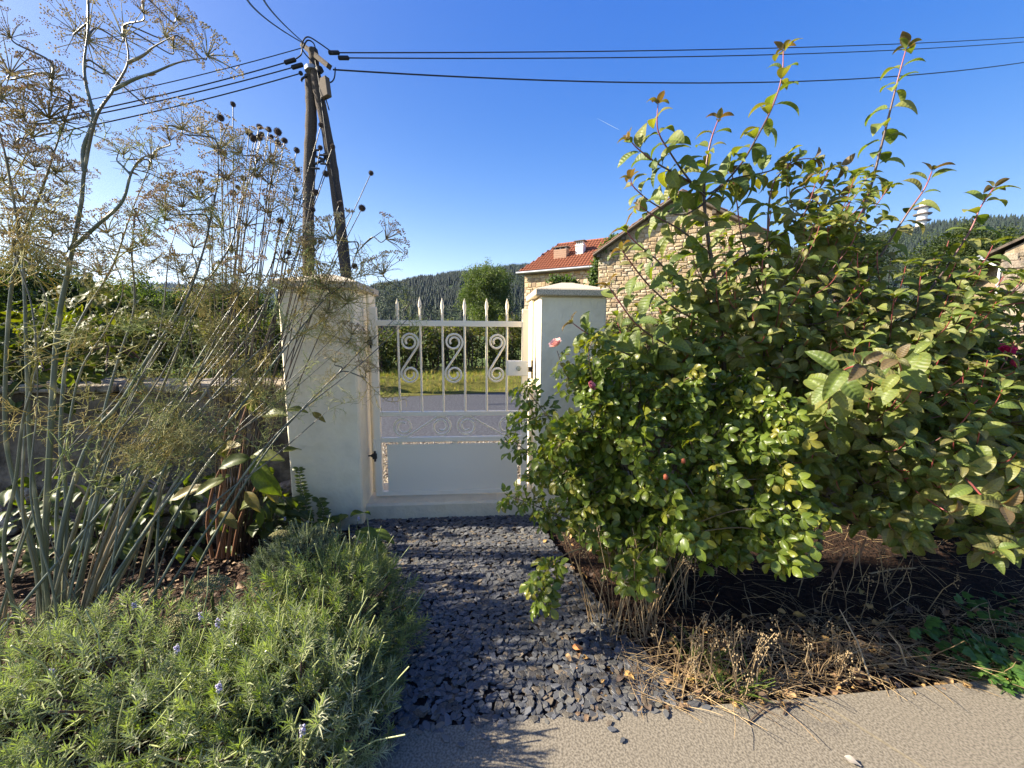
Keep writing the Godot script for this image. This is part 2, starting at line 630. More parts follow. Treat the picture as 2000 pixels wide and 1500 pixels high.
func make_slate_path() -> void:
	var path := MeshInstance3D.new()
	path.name = "slate_path"
	path.mesh = sheet(8, 10, func(s, t):
		var z := lerpf(-2.79, -1.2, t)
		var e := path_span(z)
		return Vector3(lerpf(e.x, e.y, s), 0.018, z))
	path.material_override = mat.bed
	add_child(path)
	structure(path, "path of dark blue slate chippings up to the gate")
	var meshes := []
	for k in 8:
		var b := MB.new()
		var sides := rng.randi_range(5, 8)
		var top := []
		var low := []
		var a0 := rr(0, TAU)
		var long := rr(0.55, 0.95)
		for i in sides:
			var a := a0 - TAU * (i + rr(-0.28, 0.28)) / sides
			var r := rr(0.75, 1.1)
			low.append(Vector3(cos(a) * r, -0.05 + rr(-0.01, 0.01), sin(a) * r * long))
			top.append(Vector3(cos(a) * r * 0.9, 0.05 + rr(-0.03, 0.03), sin(a) * r * long * 0.9))
		var mid := Vector3(0, 0.06 + rr(-0.02, 0.02), 0)
		for i in sides:
			var j := (i + 1) % sides
			b.flat(mid, top[j], top[i])
			b.quad(top[i], top[j], low[j], low[i])
		meshes.append(b.mesh())
	var xfs := []
	for i in 9500:
		var z := -1.19 - 1.6 * rng.randf()
		var e := path_span(z)
		var x := rr(e.x - 0.05, e.y + 0.05)
		var right := clampf((x - 0.25) * 2.0, 0, 1) * clampf((-z - 1.1), 0, 1)
		var s := rr(0.010, 0.025) * (1.0 + 0.35 * right)
		if i % 19 == 0:
			s *= 1.3
		var bas := Basis(Vector3.UP, rr(0, TAU)) * Basis(Vector3.RIGHT, rr(-1, 1) * (0.06 if i % 2 else 0.2)) * Basis(Vector3.FORWARD, rr(-1, 1) * (0.06 if i % 2 else 0.2))
		xfs.append(Transform3D(bas.scaled_local(Vector3(s, s * rr(0.9, 1.7), s)), Vector3(x, 0.021 + rr(0, 0.005) + (0.0 if i % 2 else 0.006), z)))
	# chips that have strayed onto the concrete
	for p in [Vector3(-0.125, 0.000, -1.161), Vector3(-0.071, 0.000, -1.137), Vector3(0.007, 0.000, -1.156), Vector3(0.041, 0.000, -1.129), Vector3(0.453, 0.000, -1.169), Vector3(0.455, 0.000, -1.147), Vector3(-0.283, 0.000, -1.137), Vector3(-0.215, 0.000, -1.186), Vector3(0.670, 0.000, -1.185), Vector3(0.479, 0.000, -1.190), Vector3(0.715, 0.000, -1.216), Vector3(0.477, 0.000, -1.108)]:
		var s := rr(0.013, 0.021)
		xfs.append(Transform3D((Basis(Vector3.UP, rr(0, TAU)) * Basis(Vector3.RIGHT, 0.1)).scaled_local(Vector3(s, s, s)), Vector3(p.x, 0.034, p.z)))
	var tints := [Color(0.078, 0.082, 0.090), Color(0.098, 0.101, 0.108), Color(0.060, 0.063, 0.070), Color(0.120, 0.121, 0.125), Color(0.082, 0.083, 0.084), Color(0.092, 0.095, 0.102), Color(0.068, 0.071, 0.077), Color(0.12, 0.115, 0.10), Color(0.080, 0.080, 0.084), Color(0.15, 0.12, 0.085), Color(0.055, 0.056, 0.060)]
	spread(path, "slate_chip", "slate_chippings", meshes, {"each": mat.slate, "mass": mat.slate_mass, "tints": tints}, xfs)


# ------------------------------------------------------------------ hills and what stands on them
# skyline: compass angle from straight ahead (degrees, right positive) against height angle (degrees)
func skyline(az: float, table: Array) -> float:
	for i in table.size() - 1:
		if az <= table[i + 1].x:
			var t := clampf((az - table[i].x) / (table[i + 1].x - table[i].x), 0, 1)
			return lerpf(table[i].y, table[i + 1].y, smoothstep(0, 1, t))
	return table[-1].y


func make_hills() -> void:
	var near := [Vector2(-45.25, 0.37),Vector2(-33.67, 1.28),Vector2(-25.34, 3.28),Vector2(-20.56, 4.92),Vector2(-16.71, 6.70),Vector2(-12.71, 7.65),Vector2(-7.84, 8.55),Vector2(-2.79, 9.55),Vector2(1.62, 10.13),Vector2(5.31, 10.59),Vector2(11.92, 11.10),Vector2(22.42, 11.13),Vector2(31.82, 10.72),Vector2(39.83, 10.60),Vector2(44.38, 10.87),Vector2(46.43, 11.07),Vector2(48.72, 11.38),Vector2(51.85, 11.53),Vector2(54.08, 11.34),Vector2(56.40, 10.99),Vector2(61.38, 9.60)]
	var far := [Vector2(-54.91, 2.07),Vector2(-46.21, 3.15),Vector2(-44.61, 3.90),Vector2(-41.89, 4.58),Vector2(-36.45, 5.29),Vector2(-31.94, 5.56),Vector2(-27.41, 5.29),Vector2(-16.80, 4.61),Vector2(-2.85, 3.19)]
	var f := FastNoiseLite.new()
	f.seed = 9
	f.frequency = 0.006
	var hill_y := func(az: float, r: float) -> float:
		var ridge := EYE.y + 900.0 * tan(deg_to_rad(skyline(az, near)))
		var t := clampf((r - 330.0) / 570.0, 0, 1)
		var y := lerpf(-0.1, ridge - 15.0, pow(t, 0.85))
		var p := Vector2(sin(deg_to_rad(az)), cos(deg_to_rad(az))) * r
		return y + f.get_noise_2d(p.x, p.y) * 12.0 * sin(PI * t) - maxf(0.0, r - 900.0) * 0.12
	structure(put("hills", sheet(120, 24, func(s, t):
		var az := lerpf(-48, 66, s)
		var r := lerpf(330, 1150, t)
		return Vector3(sin(deg_to_rad(az)) * r, hill_y.call(az, r), -cos(deg_to_rad(az)) * r)), mat.hill), "wooded hills behind the houses")
	structure(put("far_hill", sheet(60, 8, func(s, t):
		var az := lerpf(-66, 4, s)
		var r := lerpf(1900, 2700, t)
		var y := (EYE.y + 2500.0 * tan(deg_to_rad(skyline(az, far)))) * pow(t / 0.75, 0.8) if t < 0.75 else EYE.y + 2500.0 * tan(deg_to_rad(skyline(az, far)))
		return Vector3(sin(deg_to_rad(az)) * r, y, -cos(deg_to_rad(az)) * r)), mat.hill), "hazy blue hill on the far left")
	# spruces: one ragged cone, a great many of them
	var b := MB.new()
	for tier in 6:
		var y0 := 0.12 + tier * 0.14
		var r := 0.19 * (1.0 - tier / 6.3)
		var tip := Vector3(0, y0 + 0.24, 0)
		for k in 7:
			var a0 := TAU * (k + tier * 0.4) / 7
			var a1 := TAU * (k + 0.5 + tier * 0.4) / 7
			var a2 := TAU * (k + 1.0 + tier * 0.4) / 7
			var p := Vector3(cos(a0) * r * 0.65, y0 + 0.05, sin(a0) * r * 0.65)
			var q := Vector3(cos(a1) * r, y0 - 0.02, sin(a1) * r)
			var z := Vector3(cos(a2) * r * 0.65, y0 + 0.05, sin(a2) * r * 0.65)
			b.flat(tip, q, p)
			b.flat(tip, z, q)
	var spruce := b.mesh()
	var round_mesh := clump_mesh(46, 0.22, 0.5)
	var xfs := []
	var rounds := []
	for i in 24000:
		var az := rr(-44, 60)
		var r := sqrt(rr(330.0 * 330.0, 960.0 * 960.0))
		var h := rr(6.5, 14.0)
		var p := Vector3(sin(deg_to_rad(az)) * r, hill_y.call(az, r) - 0.5, -cos(deg_to_rad(az)) * r)
		if f.get_noise_2d(p.x * 0.7 + 300, p.z * 0.7) > 0.12 or r < 420 and i % 3:
			rounds.append(Transform3D(Basis(Vector3.UP, rr(0, TAU)).scaled(Vector3(h * 0.5, h * 0.55, h * 0.5)), p + Vector3(0, h * 0.3, 0)))
		else:
			xfs.append(Transform3D(Basis(Vector3.UP, rr(0, TAU)).scaled(Vector3(h * rr(1.3, 2.1), h, h * rr(1.3, 2.1))), p))
	var wood_tints := [Color(0.013, 0.024, 0.013), Color(0.009, 0.017, 0.010), Color(0.019, 0.032, 0.015), Color(0.011, 0.019, 0.011)]
	tag(many("spruce_forest", spruce, mat.vc, xfs, wood_tints), "dark spruce forest covering the hills behind the houses", "forest")
	tag(many("broadleaf_forest", round_mesh, mat.vc, rounds, [Color(0.024, 0.042, 0.014), Color(0.032, 0.047, 0.015), Color(0.02, 0.031, 0.013)]), "lighter broadleaf trees scattered among the spruces on the hill", "forest")
	var fx := []
	for i in 5000:
		var az := rr(-64, 2)
		var t := pow(rng.randf(), 0.7) * 0.78
		var r := lerpf(1900, 2700, t)
		var y := (EYE.y + 2500.0 * tan(deg_to_rad(skyline(az, far)))) * pow(minf(t / 0.75, 1.0), 0.8)
		var h := rr(12, 19)
		fx.append(Transform3D(Basis(Vector3.UP, rr(0, TAU)).scaled(Vector3(h * 1.5, h, h * 1.5)), Vector3(sin(deg_to_rad(az)) * r, y - 1, -cos(deg_to_rad(az)) * r)))
	tag(many("far_forest", spruce, mat.vc, fx, wood_tints), "bluish forest on the hazy hill at the far left", "forest")
	make_tower(hill_y)
	# broad trees that stand between the hedge and the hill
	var light := leaf_look([Color(0.085, 0.115, 0.044), Color(0.070, 0.100, 0.038), Color(0.10, 0.125, 0.05)], tex.broad, 0.7, Color(0.7, 0.8, 0.4))
	tree("round_tree", "round pale green tree beyond the hedge, left of the red roof", Vector3(0.804, 6.027, -45.000), Vector3(3.6, 4.2, 3.4), 900, 0.75, light)
	var dark := leaf_look([Color(0.045, 0.066, 0.024), Color(0.034, 0.052, 0.021), Color(0.056, 0.074, 0.025)], tex.broad, 0.7, Color(0.7, 0.8, 0.4))
	tree("leafy_tree", "green tree between the stone barn and the stone house at the right edge", Vector3(28.549, 5.433, -21.000), Vector3(3.4, 2.7, 2.6), 1000, 0.55, dark)
	tree("leafy_tree", "dark green tree right behind the barn roof", Vector3(20.387, 5.833, -21.000), Vector3(2.6, 2.0, 2.2), 700, 0.5, dark)
	tree("leafy_tree", "bushy tree on the left beyond the road, under the blue hill", Vector3(-21.760, 2.554, -26.000), Vector3(4.5, 2.2, 3.0), 800, 0.6, light)
	tree("leafy_tree", "dark bushy tree at the left edge beyond the road", Vector3(-23.460, 2.887, -22.000), Vector3(4.5, 2.6, 3.0), 900, 0.55, dark)
	tree("leafy_tree", "olive green tree behind the fennel, beyond the road", Vector3(-18.504, 3.063, -30.000), Vector3(4.5, 2.0, 3.0), 700, 0.6, dark)
	# a short vapour trail high up
	var trail := []
	for k in 9:
		trail.append(Vector3(1034.671, 1908.583, -3600.000).lerp(Vector3(1243.315, 1821.410, -3600.000), k / 8.0))
	tag(put("vapour_cloud", tube_mesh(trail, [0.3, 0.7, 1.1, 1.4, 1.6, 1.6, 1.5, 1.2, 0.4], 6), M(lin(0.55, 0.58, 0.62), 1.0)), "short white vapour trail in the open blue sky", "vapour trail")


# leaves scattered in a ball, each a bent blade of two triangles
func clump_mesh(count: int, leaf: float, upward := 0.3) -> ArrayMesh:
	var b := MB.new()
	for i in count:
		var d := rdir()
		var at := d * pow(rng.randf(), 0.4)
		var nn := (d + rdir() * 0.8 + Vector3(0, upward, 0)).normalized()
		var x := facing(at, rdir(), nn, leaf * rr(0.6, 1.25))
		var s := x * Vector3(-0.42, 0.45, 0.06)
		var e := x * Vector3(0.42, 0.45, 0.06)
		var k := b.vert(x * Vector3.ZERO, nn, Vector2(0.5, 0))
		b.vert(s, nn, Vector2(0, 0.5))
		b.vert(x * Vector3(0, 1.0, -0.08), nn, Vector2(0.5, 1))
		b.vert(e, nn, Vector2(1, 0.5))
		b.ix.append_array([k, k + 1, k + 2, k, k + 2, k + 3])
	return b.mesh()


func crown_spots(radii: Vector3, count: int, size: float) -> Array:
	# clumps in a lumpy crown: more towards its skin
	var f := FastNoiseLite.new()
	f.seed = rng.randi() % 1000
	f.frequency = 0.9
	var out := []
	while out.size() < count:
		var d := rdir()
		var lump := 0.76 + 0.65 * f.get_noise_3d(d.x * 2.0, d.y * 2.0, d.z * 2.0)
		var p := d * pow(rng.randf(), 0.33) * lump
		var s := size * rr(0.6, 1.15)
		out.append(Transform3D(Basis(rdir(), rr(0, TAU)).scaled(Vector3(s, s, s)), p * radii))
	return out


func tree(called: String, label: String, crown_at: Vector3, radii: Vector3, count: int, size: float, look: Dictionary) -> Node3D:
	var t := thing(called, label, "tree", Vector3(crown_at.x, -0.09, crown_at.z))
	var up := crown_at.y + 0.09
	var b := MB.new()
	b.tube(curve([Vector3.ZERO, Vector3(0.1, up * 0.5, 0), Vector3(0, up, 0.05), Vector3(0.1, up + radii.y * 0.6, 0)], 3), tapered(0.22, 0.05, 10), 7)
	for k in 6:
		var a := TAU * k / 6
		b.tube(curve([Vector3(0, up * 0.8, 0), Vector3(cos(a) * radii.x * 0.35, up + radii.y * 0.1, sin(a) * radii.z * 0.35), Vector3(cos(a) * radii.x * 0.75, up + radii.y * rr(0.1, 0.5), sin(a) * radii.z * 0.75)], 3), tapered(0.09, 0.02, 7), 5)
	put("trunk", b.mesh(), mat.bark, t)
	var xfs := crown_spots(radii, count, size)
	for i in xfs.size():
		xfs[i].origin += Vector3(0, up, 0)
	many("crown", clump_mesh(56, 0.22), look.mass, xfs, look.tints, t)
	return t


func make_tower(hill_y: Callable) -> void:
	var az := 50.1607
	var base := Vector3(sin(deg_to_rad(az)) * 900, hill_y.call(az, 900.0) - 1.0, -cos(deg_to_rad(az)) * 900)
	var t := thing("telecom_tower", "white telecom tower with round platforms on the wooded hilltop", "tower", base)
	var h: float = 216.0613 - base.y
	put("shaft", tube_mesh([Vector3(0, 0, 0), Vector3(0, h * 0.5, 0), Vector3(0, h * 0.62, 0), Vector3(0, h * 0.86, 0), Vector3(0, h * 0.94, 0), Vector3(0, h, 0)], [6.5, 6.0, 6.0, 4.6, 2.6, 0.8], 16), mat.white, t)
	for k in 4:
		var y := h - 14.0 - k * 10.0
		put("platform", tube_mesh([Vector3(0, y, 0), Vector3(0, y + 1.6, 0)], [10.5 - 0.3 * k, 11.5 - 0.3 * k], 18), mat.timber, t)


# ------------------------------------------------------------------ stone houses
# coursed rubble on a wall face in its own x, y plane (front towards +z), kept where inside says so
func rubble(parent: Node3D, x0: float, x1: float, y0: float, y1: float, course: Vector2, length: Vector2, inside: Callable, mats: Array, most: int, called := "stone") -> void:
	var meshes := []
	for k in 7:
		var b := MB.new()
		var c := []
		var fr := []
		for q in [[-0.5, -0.5], [-0.5, 0.5], [0.5, 0.5], [0.5, -0.5]]:
			c.append(Vector3(q[0] + rr(-0.07, 0.07), q[1] + rr(-0.10, 0.10), 0.0))
			fr.append(Vector3(q[0] * 0.80 + rr(-0.09, 0.09), q[1] * 0.74 + rr(-0.12, 0.12), rr(0.6, 1.2)))
		b.quad(fr[0], fr[1], fr[2], fr[3])
		for i in 4:
			var j := (i + 1) % 4
			b.quad(c[i], c[j], fr[j], fr[i])
		meshes.append(b.mesh())
	var xfs := []
	var y := y0
	while y < y1:
		var hh := rr(course.x, course.y) * (1.35 if rng.randf() < 0.25 else 1.0)
		var x := x0 + rr(-0.1, 0.1)
		while x < x1:
			var ll := rr(length.x, length.y)
			var parts := 2 if rng.randf() < 0.22 else 1
			for q in parts:
				var ph := hh / parts
				var cx := x + ll / 2
				var cy := y + ph * (q + 0.5)
				if inside.call(cx - ll * 0.4, cy + ph * 0.4) and inside.call(cx + ll * 0.4, cy + ph * 0.4):
					xfs.append(Transform3D(Basis.from_scale(Vector3(ll * 0.94, ph * 0.9, rr(0.025, 0.06))).rotated(Vector3.BACK, rr(-0.09, 0.09)), Vector3(cx, cy, 0.0)))
			x += ll
		y += hh
	# the largest in view as pieces of their own, the rest in one mass
	var world := parent.transform
	var ref := EYE
	xfs.sort_custom(func(a, b): return a.basis.x.length() * a.basis.y.length() / ((world * a.origin).distance_squared_to(ref)) > b.basis.x.length() * b.basis.y.length() / ((world * b.origin).distance_squared_to(ref)))
	for i in mini(most, xfs.size()):
		put(called, meshes[i % 7], mats[rng.randi() % mats.size()], parent, xfs[i])
	if xfs.size() > most:
		var b := MB.new()
		for i in range(most, xfs.size()):
			var m: ArrayMesh = meshes[i % 7]
			var a := m.surface_get_arrays(0)
			var k := b.v.size()
			var col: Color = (mats[rng.randi() % mats.size()] as StandardMaterial3D).albedo_color.srgb_to_linear()
			for q in a[Mesh.ARRAY_VERTEX].size():
				var nn: Vector3 = xfs[i].basis.inverse().transposed() * a[Mesh.ARRAY_NORMAL][q]
				b.vert(xfs[i] * a[Mesh.ARRAY_VERTEX][q], nn.normalized(), Vector2.ZERO, col)
			for q in a[Mesh.ARRAY_INDEX]:
				b.ix.append(k + q)
		var o := put("small_stones", b.mesh(), mat.stone_mass, parent)
		o.set_meta("kind", "stuff")


func prism(outline: Array, z0: float, z1: float) -> ArrayMesh:
	# outline counterclockwise in x, y seen from +z
	var b := MB.new()
	var poly := PackedVector2Array(outline)
	var ids := Geometry2D.triangulate_polygon(poly)
	for i in range(0, ids.size(), 3):
		var a := poly[ids[i]]
		var c := poly[ids[i + 1]]
		var d := poly[ids[i + 2]]
		if (c - a).cross(d - a) > 0:
			var t := c
			c = d
			d = t
		b.flat(Vector3(a.x, a.y, z1), Vector3(c.x, c.y, z1), Vector3(d.x, d.y, z1))
		b.flat(Vector3(a.x, a.y, z0), Vector3(d.x, d.y, z0), Vector3(c.x, c.y, z0))
	for i in poly.size():
		var a := poly[i]
		var c := poly[(i + 1) % poly.size()]
		b.quad(Vector3(a.x, a.y, z0), Vector3(a.x, a.y, z1), Vector3(c.x, c.y, z1), Vector3(c.x, c.y, z0))
	return b.mesh()


# half-round tiles laid down a slope: along runs up the slope, across along the eaves; local to parent
func tile_rows(parent: Node3D, origin: Vector3, across: Vector3, along: Vector3, w: float, l: float, m: Material, keep: Callable, called := "roof_tiles") -> void:
	var nn := across.cross(along).normalized()
	if nn.y < 0:
		nn = -nn
	var b := MB.new()
	var nu := int(across.length() / w)
	var nv := int(along.length() / l)
	var du := across / nu
	var dv := along / nv
	for j in nv:
		for i in nu:
			if not keep.call((i + 0.5) / nu, (j + 0.5) / nv):
				continue
			var p := origin + du * i + dv * j + nn * rr(0.0, 0.012)
			var lift := nn * 0.035
			var prev0 := Vector3.ZERO
			var prev1 := Vector3.ZERO
			for k in 4:
				var s := k / 3.0
				var hgt := nn * sin(PI * s) * 0.06
				var q0 := p + du * s + hgt + lift
				var q1 := p + du * s + hgt + dv * 1.08
				if k > 0:
					var n1 := (q1 - prev0).cross(q0 - prev0)
					if n1.dot(nn) > 0:
						b.quad(prev0, prev1, q1, q0)
					else:
						b.quad(prev0, q0, q1, prev1)
				prev0 = q0
				prev1 = q1
	var o := put(called, b.mesh(), m, parent)
	o.set_meta("kind", "stuff")


func make_houses() -> void:
	# the barn: a broad stone gable turned to the left
	var barn := thing("stone_barn", "rubble stone barn with a broad tiled gable behind the viburnum", "house", Vector3(5.779, 0.000, -19.000), "", deg_to_rad(-29))
	var ev: float = 5.4421 - 0.1
	var W := 7.2
	var rise := 2.25
	var gable := func(x: float, y: float) -> bool: return x > 0.02 and x < W - 0.02 and y < ev + rise * (1.0 - absf(x - W / 2) / (W / 2)) - 0.12
	put("wall", prism([Vector2(0, -0.1), Vector2(W, -0.1), Vector2(W, ev), Vector2(W / 2, ev + rise), Vector2(0, ev)], -9.0, 0.0), mat.mortar, barn)
	rubble(barn, 0.0, W, 1.2, ev + rise, Vector2(0.11, 0.22), Vector2(0.14, 0.46), gable, mat.stones, 300)
	var roof := thing_part("roof", barn)
	for s in [0, 1]:
		var low := Vector3(-0.22 if s == 0 else W + 0.22, ev - 0.13, 0.28)
		var ridge := Vector3(W / 2, ev + rise + 0.02, 0.28)
		var deck := MB.new()
		var back := Vector3(0, 0, -10.2)
		var th := Vector3(0, 0.10, 0)
		var c := [low, ridge, ridge + back, low + back]
		if s == 1:
			c = [ridge, low, low + back, ridge + back]
		deck.quad(c[0] + th, c[3] + th, c[2] + th, c[1] + th)
		deck.quad(c[1], c[2], c[3], c[0])
		deck.quad(c[0], c[0] + th, c[1] + th, c[1])
		deck.quad(c[0], c[3], c[3] + th, c[0] + th)
		deck.quad(c[1], c[1] + th, c[2] + th, c[2])
		put("roof_board", deck.mesh(), mat.timber, roof)
		tile_rows(roof, low + th + Vector3(0, 0.01, 0), back, ridge - low, 0.2, 0.34, mat.oldtile, func(_a, _b): return true)
		put("bargeboard", tube_mesh([low + Vector3(0, 0.03, 0.03), ridge + Vector3(0, 0.03, 0.03)], [0.06], 4), mat.timber, roof)
		for k in 4:
			var q := low.lerp(ridge, 0.06 + k * 0.3)
			put("purlin", box_mesh(q + Vector3(-0.08, -0.2, -0.35), q + Vector3(0.08, -0.03, -0.06)), mat.timber, roof)
	# the red-roofed house, its long wall in line with the barn
	var house := thing("red_roof_house", "stone house with a bright red hipped roof and two chimneys", "house", Vector3(2.877, 0.000, -30.000), "", deg_to_rad(-35))
	var he: float = 6.1260
	var L := 11.0
	var D := 7.0
	put("wall", prism([Vector2(0.35, -0.1), Vector2(L, -0.1), Vector2(L, he - 0.05), Vector2(0.35, he - 0.05)], -D, -0.4), mat.mortar, house)
	var face := thing_part("front_wall", house, Vector3(0.35, 0, -0.4))
	rubble_on(face, 0.0, L - 0.35, 1.8, he - 0.1, Vector2(0.16, 0.3), Vector2(0.2, 0.5), mat.stones, 0)
	var hr := thing_part("roof", house)
	var rz := -D / 2 - 0.2
	var ry := he + 2.6
	var A := Vector3(0, he, 0)
	var B := Vector3(L + 0.3, he, 0)
	var R0 := Vector3(1.7, ry, rz)
	var R1 := Vector3(L + 0.3, ry, rz)
	var C := Vector3(0, he, -D - 0.4)
	var E := Vector3(L + 0.3, he, -D - 0.4)
	var deck := MB.new()
	deck.quad(A, R0, R1, B)
	deck.flat(C, R0, A)
	deck.quad(E, R1, R0, C)
	deck.quad(A, B, E, C)
	put("roof_board", deck.mesh(), mat.rooftile, hr)
	tile_rows(hr, A + Vector3(0, 0.02, 0.0), B - A, Vector3(0, ry - he, rz), 0.24, 0.36, mat.rooftile, func(s, t): return s * (L + 0.3) > 1.7 * t)
	tile_rows(hr, C + Vector3(0, 0.02, 0.0), A - C, Vector3(1.7, ry - he, 0), 0.24, 0.36, mat.rooftile, func(s, t): return s > t * 0.5 and s < 1.0 - t * 0.5)
	put("ridge_cap", tube_mesh([R0, R1], [0.09], 6), mat.rooftile, hr)
	put("gutter", tube_mesh([A + Vector3(-0.1, -0.06, 0.1), B + Vector3(0, -0.06, 0.1)], [0.09], 8), mat.galv, hr)
	put("fascia", box_mesh(Vector3(0.02, he - 0.22, -0.05), Vector3(L + 0.3, he - 0.02, 0.0)), mat.timber, hr)
	# chimneys
	var ch := thing_part("chimney", house, Vector3(2.85, he + 0.62, -1.6))
	ch.set_meta("label", "broad brick chimney on the left of the red roof")
	for k in 9:
		put("brick_course", box_mesh(Vector3(-0.52 + 0.012 * (k % 2), k * 0.15 - 0.3, -0.3 + 0.012 * (k % 2)), Vector3(0.52 - 0.012 * (k % 2), k * 0.15 - 0.155, 0.3), 0.01), M(lin(0.46, 0.33, 0.27), 0.9, {"tex": tex.stone, "scale": 1.5}), ch)
	put("cap_slab", box_mesh(Vector3(-0.62, 1.16, -0.4), Vector3(0.62, 1.23, 0.4), 0.01), mat.timber, ch)
	for q in [-0.4, 0.0, 0.4]:
		put("cap_foot", box_mesh(Vector3(q - 0.06, 1.045, -0.25), Vector3(q + 0.06, 1.16, 0.25)), mat.galv, ch)
	var c2 := thing_part("chimney", house, Vector3(4.25, he + 0.95, -1.9))
	c2.set_meta("label", "narrow white chimney on the right of the red roof")
	put("shaft", box_mesh(Vector3(-0.3, -0.3, -0.28), Vector3(0.3, 1.0, 0.28), 0.02), mat.white, c2)
	put("shoulder", box_mesh(Vector3(-0.34, 0.86, -0.32), Vector3(0.34, 0.94, 0.32), 0.01), mat.white, c2)
	for q in [-0.22, -0.07, 0.08, 0.23]:
		put("cap_foot", box_mesh(Vector3(q - 0.03, 1.0, -0.24), Vector3(q + 0.03, 1.2, 0.24)), mat.white, c2)
	put("cap_slab", box_mesh(Vector3(-0.42, 1.2, -0.38), Vector3(0.42, 1.26, 0.38), 0.01), mat.timber, c2)
	# the stone house cut by the right edge of the picture
	var rh := thing("stone_house", "grey stone house with a dark eave, cut by the right edge", "house", Vector3(17.616, 0.000, -12.000), "", deg_to_rad(-50))
	var re: float = 4.3159
	var rw := 6.0
	var rg := func(x: float, y: float) -> bool: return x > 0.02 and y < re - 0.1 + x * 0.62
	put("wall", prism([Vector2(0, -0.1), Vector2(rw, -0.1), Vector2(rw, re + rw * 0.62), Vector2(0, re)], -7.0, 0.0), mat.mortar, rh)
	rubble(rh, 0.0, 3.2, 1.4, re + 2.0, Vector2(0.14, 0.24), Vector2(0.2, 0.5), rg, mat.grey_stones, 220)
	for k in 14:
		put("corner_stone", box_mesh(Vector3(-0.035, re - 0.1 - k * 0.26 - 0.24, -0.3), Vector3(0.3 + 0.16 * (k % 2), re - 0.1 - k * 0.26, 0.05), 0.02), mat.grey_stones[k % 5], rh)
	var rr2 := thing_part("roof", rh)
	put("roof_slab", prism([Vector2(-0.5, re - 0.16), Vector2(rw, re + rw * 0.62 + 0.05), Vector2(rw, re + rw * 0.62 + 0.14), Vector2(-0.5, re - 0.07)], -7.2, 0.14), mat.timber, rr2)
	put("gutter", tube_mesh([Vector3(-0.55, re - 0.16, 0.16), Vector3(-0.55, re - 0.16, -7.2)], [0.08], 8), mat.galv, rr2)
	put("downpipe", tube_mesh([Vector3(-0.5, re - 0.22, 0.12), Vector3(-0.06, re - 0.55, 0.06), Vector3(-0.06, 0.0, 0.06)], [0.035], 8), mat.white, rh)
	# the creeper on the corner between house and barn
	var ivy := thing("climbing_vine", "green climbing vine on the corner between red-roofed house and barn", "vine", Vector3(6.040, 0.000, -19.600))
	var look := leaf_look([Color(0.06, 0.10, 0.03), Color(0.045, 0.08, 0.025), Color(0.085, 0.12, 0.035)], tex.broad, 0.6, Color(0.7, 0.8, 0.4))
	var xf := []
	var stems := MB.new()
	for s in [[Vector3(5.946, 2.819, -19.400), Vector3(5.873, 4.834, -19.400), Vector3(6.201, 5.493, -19.200), Vector3(6.490, 5.966, -18.900)], [Vector3(5.857, 3.073, -19.400), Vector3(5.760, 4.333, -19.400), Vector3(6.114, 5.050, -19.200), Vector3(6.789, 5.281, -18.800)], [Vector3(5.857, 3.073, -19.400), Vector3(4.697, 3.913, -19.600), Vector3(3.718, 4.177, -20.000)], [Vector3(5.875, 3.327, -19.400), Vector3(5.896, 4.210, -19.400), Vector3(6.037, 5.190, -19.300), Vector3(6.214, 5.619, -19.100)]]:
		var pts := curve(s, 10)
		for i in pts.size():
			pts[i] = pts[i] - ivy.position
		stems.tube(pts, tapered(0.03, 0.01, pts.size()), 5)
		for i in pts.size():
			for k in 5:
				var q := rr(0.16, 0.32)
				xf.append(Transform3D(Basis(rdir(), rr(0, TAU)).scaled(Vector3(q, q, q)), pts[i] + rdir() * 0.2))
	put("stem", stems.mesh(), mat.bark, ivy)
	many("foliage", clump_mesh(26, 0.45), look.mass, xf, look.tints, ivy)


func thing_part(called: String, parent: Node3D, at := Vector3.ZERO) -> Node3D:
	var o := Node3D.new()
	o.name = numbered(called, parent)
	parent.add_child(o, true)
	o.position = at
	return o


func rubble_on(face: Node3D, x0: float, x1: float, y0: float, y1: float, course: Vector2, length: Vector2, mats: Array, most: int) -> void:
	# a wall too far away to tell its stones apart: its stones as one mass
	rubble(face, x0, x1, y0, y1, course, length, func(x, y): return x > x0 + 0.02 and x < x1 - 0.02 and y < y1, mats, most)


